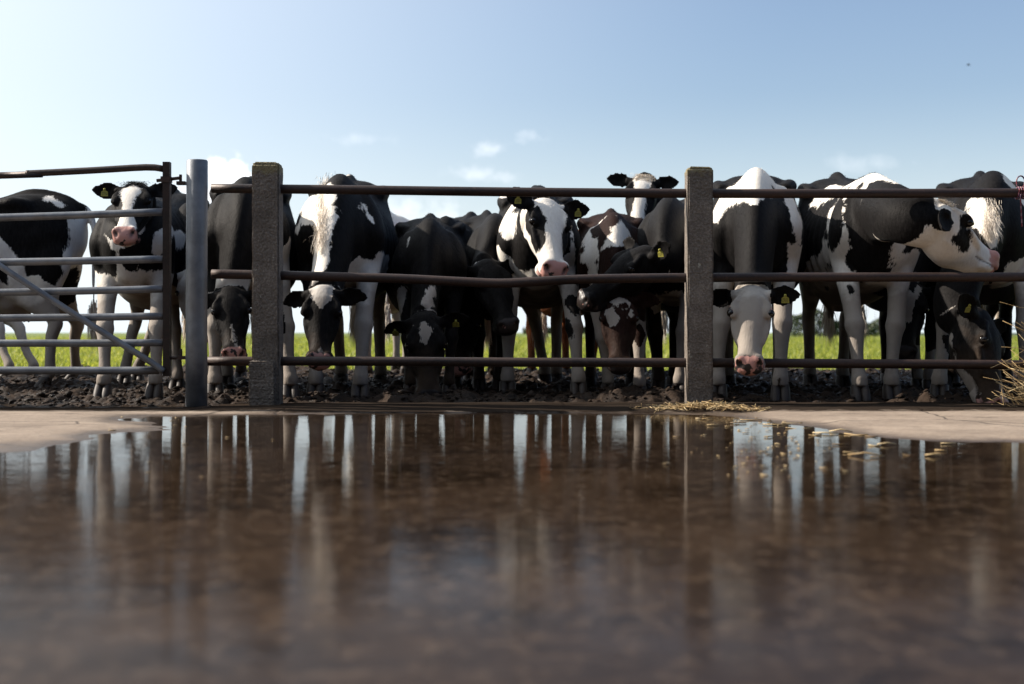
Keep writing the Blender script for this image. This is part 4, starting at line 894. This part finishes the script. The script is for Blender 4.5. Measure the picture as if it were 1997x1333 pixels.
FL = [(1500, 822, .07), (1545, 826, .10), (1590, 822, .09), (1620, 822, .06), (1515, 829, .12), (1560, 835, .13), (1640, 868, .06), (1700, 852, .05), (1730, 868, .07), (1660, 883, .06), (1690, 890, .12), (1712, 893, .05), (1795, 888, .12), (1640, 843, .09), (1670, 848, .10),
      (1500, 853, .05), (1760, 836, .06), (1800, 842, .05), (1390, 830, .05), (1440, 826, .07), (1380, 818, .06), (1465, 820, .10), (1705, 870, .04), (1835, 880, .04), (1610, 846, .10), (1590, 850, .05), (212, 838, .03), (218, 841, .03), (1820, 890, .05), (1850, 866, .06)]
for i, (a_, b_, l_) in enumerate(FL):
    yv = CAM_H * F_PX / (b_ - HY); o = straw("straw_stalk", np.array([[X(a_, yv), yv, .004]]), np.array([l_ * 1.0]), np.array([0.0]), np.array([.0030]), rng.normal(0, .35, 1))
    tag(o, "pale piece of straw floating on the puddle or lying at its edge", "straw", "straw pieces on the puddle")
n = 330; C = np.stack([rng.normal(2.68, .09, n), rng.normal(7.15, .14, n), np.abs(rng.normal(0, .20, n))], -1); C[:, 0] += C[:, 2] * .15
tag(straw("hay_heap", C, rng.uniform(.08, .30, n), rng.normal(.40, .40, n), rng.uniform(.0009, .0022, n), rng.normal(0, .6, n) + math.pi), "heap of golden hay at the right edge in front of the eating cow", "hay", kind='stuff')

# twine hanging from the top rail at the right edge
m = Mat("twine", Roughness=.7); v = m.noise(60, 2); m.set("Base Color", m.ramp(v, [(.42, (.16, .02, .03)), (.5, (.03, .03, .09)), (.60, (.34, .18, .17))])); TW = m.m
tw = empty("twine", P(1990, 376, FY)); tag(tw, "red and blue baler twine knotted round the top rail at the right edge", "twine")
S = Soup(); c = P(1990, 376, FY + .005)
for k in range(4):
    ring_pts = [c + Vector((.012 * (k - 1.5) + .004 * math.sin(t), .031 * math.cos(t), .031 * math.sin(t))) for t in np.linspace(0, 2 * math.pi, 15)]; S.tube(ring_pts, [.004] * 15, 1, 6)
link_me("knot", recalc(S.mesh()), TW, tw)
for ox, ln in ((-.008, .17), (.012, .13)):
    S = Soup(); S.tube([c + Vector((ox + .006 * math.sin(t * 9 + ox * 99), -.032, -.01 - t)) for t in np.linspace(0, ln, 9)], [.0035] * 9, 2, 6); link_me("strand", recalc(S.mesh()), TW, tw)
S = Soup(); S.tube([c + Vector((.0 + .022 * math.cos(t), -.0, .058 + .032 * math.sin(t))) for t in np.linspace(0, 2 * math.pi, 17)], [.004] * 17, 1, 6); link_me("loop", recalc(S.mesh()), TW, tw)

# added unseen shed over the wet yard, behind and above the photographer: it shuts off the sky in front of the cows
m = Mat("blocker_board", Roughness=.85); m.set("Base Color", m.mix(m.noise(3, 5, .6, m.co("Object", (6, 6, .5))), (.035, .028, .022), (.08, .065, .05))); BLOCKER_BOARD = m.m
m = Mat("blocker_roof", Roughness=.8); m.set("Base Color", m.mix(m.noise(2, 5), (.06, .055, .05), (.10, .09, .08))); BLOCKER_ROOF = m.m
blocker = empty("sky_blocker", (0, -9, 0)); tag(blocker, "added unseen shed whose roof reaches out over the wet yard", "blocker")
S = Soup(); box_soup(S, (0, -18, 2.6), (44, .15, 5.6)); box_soup(S, (-22, -11, 2.6), (.15, 13.8, 5.6)); box_soup(S, (22, -11, 2.6), (.15, 13.8, 5.6)); link_me("blocker_wall", S.mesh(), BLOCKER_BOARD, blocker, smooth=False)
S = Soup(); S.v += [[-22.6, 1.7, 3.6], [22.6, 1.7, 3.6], [22.6, -18.4, 6.6], [-22.6, -18.4, 6.6], [-22.6, 1.7, 3.72], [22.6, 1.7, 3.72], [22.6, -18.4, 6.72], [-22.6, -18.4, 6.72]]
S.f += [(0, 1, 2, 3), (7, 6, 5, 4), (0, 4, 5, 1), (1, 5, 6, 2), (2, 6, 7, 3), (3, 7, 4, 0)]; link_me("blocker_roof_mesh", recalc(S.mesh()), BLOCKER_ROOF, blocker, smooth=False)
for px_ in (-18, -12, -6, 6, 12, 18):
    S = Soup(); box_soup(S, (px_, 1.3, 1.8), (.2, .2, 3.7)); link_me("post", S.mesh(), BLOCKER_BOARD, blocker, smooth=False)
